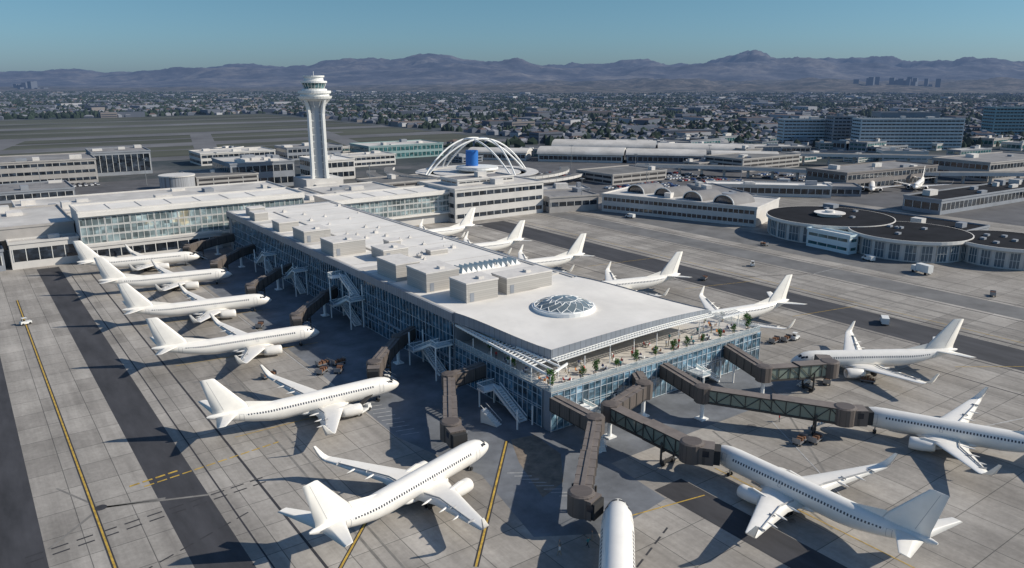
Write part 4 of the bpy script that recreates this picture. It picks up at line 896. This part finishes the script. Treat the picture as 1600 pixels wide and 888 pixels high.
b=MB(); b.box(-12,-8,0,12,14,7); b.box(-7,-11,0,7,-8.01,4); put('podium',b.mesh('podium',[lightw]),tw)

# ------------------------------------------------------------------ arched landmark restaurant
tc=mkroot('arched_landmark_building'); tc.location=(300,456,0); tc['label']='white four-legged arch landmark with saucer and blue drum'; tc['category']='landmark building'
for k,a in enumerate((-2,-86)):
    c,s=math.cos(math.radians(a)),math.sin(math.radians(a)); L_=43
    for off in (-1,1):
        b=MB(); n=28; prev=None
        for j in range(n+1):
            t=j/n; u=2*t-1; z=26.5*(1-abs(u)**2.0); sp=off*(1.0+8.5*(1-u*u)*.6)
            P_=(c*L_*u-s*sp,s*L_*u+c*sp,z)
            if prev: b.tube(prev,P_,.62,6,0)
            prev=P_
        put('arch',b.mesh('arch',[archw]),tc)
b=MB(); b.lathe([(0,4.4),(18,4.4),(18.2,4.0)],28,0,'z',(-3,2,0),sm=False); put('blue_drum',b.mesh('blue_drum',[bluep]),tc)
b=MB(); b.lathe([(3.0,6),(4.5,13),(5.4,15),(6.0,15),(7,14.5),(7.6,7)],36,0,'z',sm=False); put('saucer',b.mesh('saucer',[white2]),tc)
b=MB(); b.lathe([(6.05,14.8),(6.9,14.6)],36,0,'z',sm=False); put('saucer_window',b.mesh('saucer_window',[dark]),tc)
b=MB(); b.lathe([(2.2,42),(3.3,43.5),(3.5,43.5),(3.5,35),(2.2,35)],64,0,'z',sm=False)
for k in range(40): a=k*math.pi/20; b.tube((40*math.cos(a),40*math.sin(a),0),(40*math.cos(a),40*math.sin(a),2.3),.3,5)
b.lathe([(0,30),(2.6,30),(2.8,31),(3.3,31)],48,0,'z',sm=False)
put('ring_wall',b.mesh('ring_wall',[lightw]),tc)
b=MB()
for (rr,a0,a1,z) in ((62,140,330,5.2),(74,150,320,4.2)):
    n=36; prev=None
    for k in range(n+1):
        a=math.radians(a0+(a1-a0)*k/n); P_=(rr*math.cos(a),rr*math.sin(a),z)
        if prev: b.beam(prev,P_,6,-.8,.9,0,1)
        prev=P_
put('curved_elevated_road',b.mesh('curved_elevated_road',[lightw,asph3]),None,(300,456,0),0,'curved elevated concrete access road with parapets','elevated road')

# ------------------------------------------------------------------ parked cars
def car_mesh(c):
    b=MB(); pr=[(-2.2,.3),(2.2,.3),(2.25,.75),(1.2,.95),(.6,1.42),(-1.2,1.45),(-2.0,.98),(-2.2,.9)]; n=len(pr)
    v=[(x,-.88 if z<1.1 else -.7,z) for x,z in pr]+[(x,.88 if z<1.1 else .7,z) for x,z in pr]
    b.add(v,[(i,(i+1)%n,(i+1)%n+n,i+n) for i in range(n)],0); b.add(v,[list(range(n)),list(range(n,2*n))[::-1]],0)
    for i in (3,5): b.m[i]=1
    for x in(-1.4,1.4):
        for y in(-.8,.8): b.tube((x,y-.1,.32),(x,y+.1,.32),.32,8,2)
    return b.mesh('parked_car',[M('car_paint_%s'%c[0],c[1],.35),dark,tyre],True)
CM=[car_mesh(c) for c in (('white',(.7,.7,.7)),('silver',(.4,.41,.42)),('black',(.03,.03,.035)),('red',(.35,.04,.03)),('blue',(.05,.1,.25)))]
cn=('white','silver','black','red','blue')
n=0
for (x0,y0,nx_,ny_,dx,dy) in ((330,318,16,5,3.1,9),(395,330,12,6,3.1,11),(455,305,10,4,3.2,12),(335,410,8,4,3.2,9),(10,560,20,2,3.4,8),(480,420,12,4,3.4,12)):
    for i in range(nx_):
        for j in range(ny_):
            if R.random()<.2 or n>290: continue
            k=R.choice([0,0,0,1,1,2,2,3,4]); n+=1
            put('parked_car',CM[k],None,(x0+i*dx,y0+j*dy,.05),math.pi/2+R.uniform(-.05,.05),'%s car parked in the airport car lot'%cn[k],'car','cars in the airport lots')
lm=MB(); lm.tube((0,0,0),(0,0,17),.22,6,0,.12); lm.box(-1.4,-.3,16.6,1.4,.3,17.1); lme=lm.mesh('light_mast',[steel])
for (x,y) in ((340,330),(380,380),(430,330),(480,400),(262,300),(40,520),(100,540),(200,420),(520,300),(560,400),(390,460),(250,560),(150,560),(330,540)):
    put('light_mast',lme,None,(x,y,0),R.uniform(0,3),'tall steel floodlight mast beside the car lots','light mast','floodlight masts')

# ------------------------------------------------------------------ city
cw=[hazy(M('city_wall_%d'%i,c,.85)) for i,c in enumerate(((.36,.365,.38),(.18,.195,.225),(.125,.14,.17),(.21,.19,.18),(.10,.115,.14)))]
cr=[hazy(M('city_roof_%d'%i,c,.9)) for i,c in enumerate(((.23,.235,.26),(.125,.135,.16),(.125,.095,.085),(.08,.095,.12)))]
def inair(f,r):
    x,y=W(f,r); return -900<x<540 and 690<y<1580
def city_box(b,x,y,rot,L,Wd,h,wi,ri,gable):
    c,s=math.cos(rot),math.sin(rot)
    def T(u,v,z): return (x+u*c-v*s,y+u*s+v*c,z)
    v=[T(-L,-Wd,0),T(L,-Wd,0),T(L,Wd,0),T(-L,Wd,0),T(-L,-Wd,h),T(L,-Wd,h),T(L,Wd,h),T(-L,Wd,h)]
    b.add(v,[(0,1,5,4),(1,2,6,5),(2,3,7,6),(3,0,4,7)],wi)
    if gable:
        v2=v[4:]+[T(-L*.5,0,h+Wd*.45),T(L*.5,0,h+Wd*.45)]; b.add(v2,[(0,1,5,4),(1,2,5),(2,3,4,5),(3,0,4)],ri)
    else: b.add(v[4:],[(0,1,2,3)],ri)
def rnd_city(f0,f1,pw=1.3):
    for _ in range(50):
        f=f0+(f1-f0)*R.random()**pw; r=R.uniform(-.72,.72)*f
        if not inair(f,r): return f,r
    return f1,0
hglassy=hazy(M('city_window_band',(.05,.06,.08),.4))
for k in range(280):
    f,r=rnd_city(800,1500); x,y=W(f,r); b=MB(); big=R.random()<.18
    rot=R.uniform(-.6,.6) if R.random()<.4 else R.choice([0,math.pi/2])+R.uniform(-.05,.05)
    L_,W_,h_=(R.uniform(9,22),R.uniform(6,11),R.uniform(5,12)) if big else (R.uniform(4,8),R.uniform(3.5,5.5),R.uniform(3,5))
    wi,ri=R.randrange(5),R.randrange(4)
    city_box(b,0,0,0,L_,W_,h_,0,1,not big)
    if big:
        for q in range(int(h_/3.5)): z=1.2+q*3.5; b.box(-L_+1,-W_-.08,z,L_-1,-W_-.01,z+1.5,2); b.box(-L_-.08,-W_+1,z,-L_-.01,W_-1,z+1.5,2)
        b.box(-L_*.3,-W_*.3,h_,L_*.1,W_*.2,h_+2.5,0)
    nm='office_building' if big else 'house'
    put(nm,b.mesh(nm,[cw[wi],cr[ri],hglassy]),None,(x,y,0),rot,'mid-rise flat-roofed city building with window bands' if big else 'small suburban house with hipped roof','building' if big else 'house','city buildings beyond the airfield')
b=MB()
for k in range(17000):
    f,r=rnd_city(850,4300,.9); x,y=W(f,r); big=R.random()<.035
    if noise.noise(Vector((x/260,y/260,0)))<-.22: continue
    L_,W_,h_=(R.uniform(12,32),R.uniform(8,16),R.uniform(5,11)) if big else (R.uniform(3.5,8),R.uniform(3,6),R.uniform(3,5))
    city_box(b,x,y,R.choice([0,math.pi/2,.5,-.4])+R.uniform(-.15,.15),L_,W_,h_,R.randrange(5),5+R.randrange(4),not big)
for (r,f,h) in [(R.gauss(2330,110),4700,R.uniform(25,85)) for _ in range(22)]+[(R.gauss(-2870,70),4700,R.uniform(20,60)) for _ in range(10)]:
    x,y=W(f+R.uniform(-80,80),r); city_box(b,x,y,R.uniform(0,1),R.uniform(9,16),R.uniform(9,16),h,2,7,False)
me=b.mesh('distant_city',cw+cr); put('distant_city',me,kind='stuff',label='sprawling distant city of low pale buildings')
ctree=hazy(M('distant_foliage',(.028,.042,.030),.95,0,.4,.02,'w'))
b=MB()
for k in range(24000):
    f,r=rnd_city(780,4300,.9); x,y=W(f,r)
    s=R.uniform(2.5,7)*(1 if f<2000 else 1.5); hh=R.uniform(3.5,9)
    n=6; ring=[(x+s*R.uniform(.6,1.2)*math.cos(i*math.pi/3),y+s*R.uniform(.6,1.2)*math.sin(i*math.pi/3),hh*R.uniform(.3,.7)) for i in range(n)]
    lo=[(p[0],p[1],0) for p in ring]; tp=(x+R.uniform(-1,1),y+R.uniform(-1,1),hh*R.uniform(1,1.3))
    b.add(lo+ring+[tp],[(i,(i+1)%n,(i+1)%n+n,i+n) for i in range(n)]+[(n+i,n+(i+1)%n,2*n) for i in range(n)])
put('distant_tree_cover',b.mesh('distant_tree_cover',[ctree]),kind='stuff',label='dark green tree cover spread through the distant city')

# ------------------------------------------------------------------ hills
def interp(tab,x):
    if x<=tab[0][0]: return tab[0][1]
    for a,c in zip(tab,tab[1:]):
        if x<=c[0]: t=(x-a[0])/(c[0]-a[0]); t=t*t*(3-2*t); return a[1]+(c[1]-a[1])*t
    return tab[-1][1]
RID=[(-.80,190),(-.64,150),(-.60,165),(-.55,175),(-.51,130),(-.46,160),(-.42,188),(-.36,215),(-.33,225),(-.28,200),(-.21,255),(-.16,240),(-.11,275),(-.05,265),(0,285),(.04,245),(.08,205),(.12,235),(.16,270),(.2,250),(.25,300),(.30,325),(.34,300),(.37,305),(.42,298),(.46,285),(.5,245),(.54,250),(.57,275),(.60,255),(.64,220),(.8,220)]
def hill(name,D0,D1,nd,nu,fn,mat):
    b=MB(); v=[];f=[]
    for i in range(nd+1):
        D=D0+(D1-D0)*i/nd
        for j in range(nu+1):
            u=-.85+1.7*j/nu; x,y=W(D,D*u); v.append((x,y,fn(D,u,x,y)))
    for i in range(nd):
        for j in range(nu):
            a=i*(nu+1)+j; f.append((a,a+1,a+nu+2,a+nu+1))
    b.add(v,f,0,True); put(name,b.mesh(name,[mat],False),kind='structure')
def ss(a,c,x): t=max(0,min(1,(x-a)/(c-a))); return t*t*(3-2*t)
def f_mtn(D,u,x,y):
    n1=noise.ridged_multi_fractal(Vector((x/1500,y/1500,3.3)),.8,2.2,8,1.0,2.0)/2.2
    n2=noise.fractal(Vector((x/300,y/300,1.1)),.9,2.1,6)
    e=ss(5900,9300,D)
    k=interp(RID,u)
    back=1-.35*ss(9600,12000,D)
    return -4+e*back*k*(.80+.85*(min(n1,1.1)-.35))+n2*30*e+ss(5600,6600,D)*30*abs(noise.noise(Vector((x/700,y/700,0))))
def f_foot(D,u,x,y):
    n1=noise.fractal(Vector((x/700,y/700,7)),1,2,5); n2=noise.fractal(Vector((x/150,y/150,7)),1,2,3)
    return -3+ss(3300,5000,D)*(34+38*n1+12*n2)*(0.45+.9*ss(-.25,.15,u))
def hill_mat(name,c1,c2,c3,sc_):
    m=bpy.data.materials.new(name); m.use_nodes=True; nt=m.node_tree; N=nt.nodes; Lk=nt.links; b=N['Principled BSDF']; b.inputs['Roughness'].default_value=1; b.inputs['Specular IOR Level'].default_value=0
    pos=N.new('ShaderNodeNewGeometry').outputs['Position']; n=N.new('ShaderNodeTexNoise'); n.inputs['Scale'].default_value=sc_; n.inputs['Detail'].default_value=10; n.inputs['Roughness'].default_value=.75; Lk.new(pos,n.inputs['Vector'])
    r=N.new('ShaderNodeValToRGB'); e=r.color_ramp.elements; e[0].position=.38; e[0].color=(*c1,1); e[1].position=.64; e[1].color=(*c3,1); q=e.new(.5); q.color=(*c2,1)
    Lk.new(n.outputs[0],r.inputs[0]); Lk.new(r.outputs[0],b.inputs['Base Color']); return m
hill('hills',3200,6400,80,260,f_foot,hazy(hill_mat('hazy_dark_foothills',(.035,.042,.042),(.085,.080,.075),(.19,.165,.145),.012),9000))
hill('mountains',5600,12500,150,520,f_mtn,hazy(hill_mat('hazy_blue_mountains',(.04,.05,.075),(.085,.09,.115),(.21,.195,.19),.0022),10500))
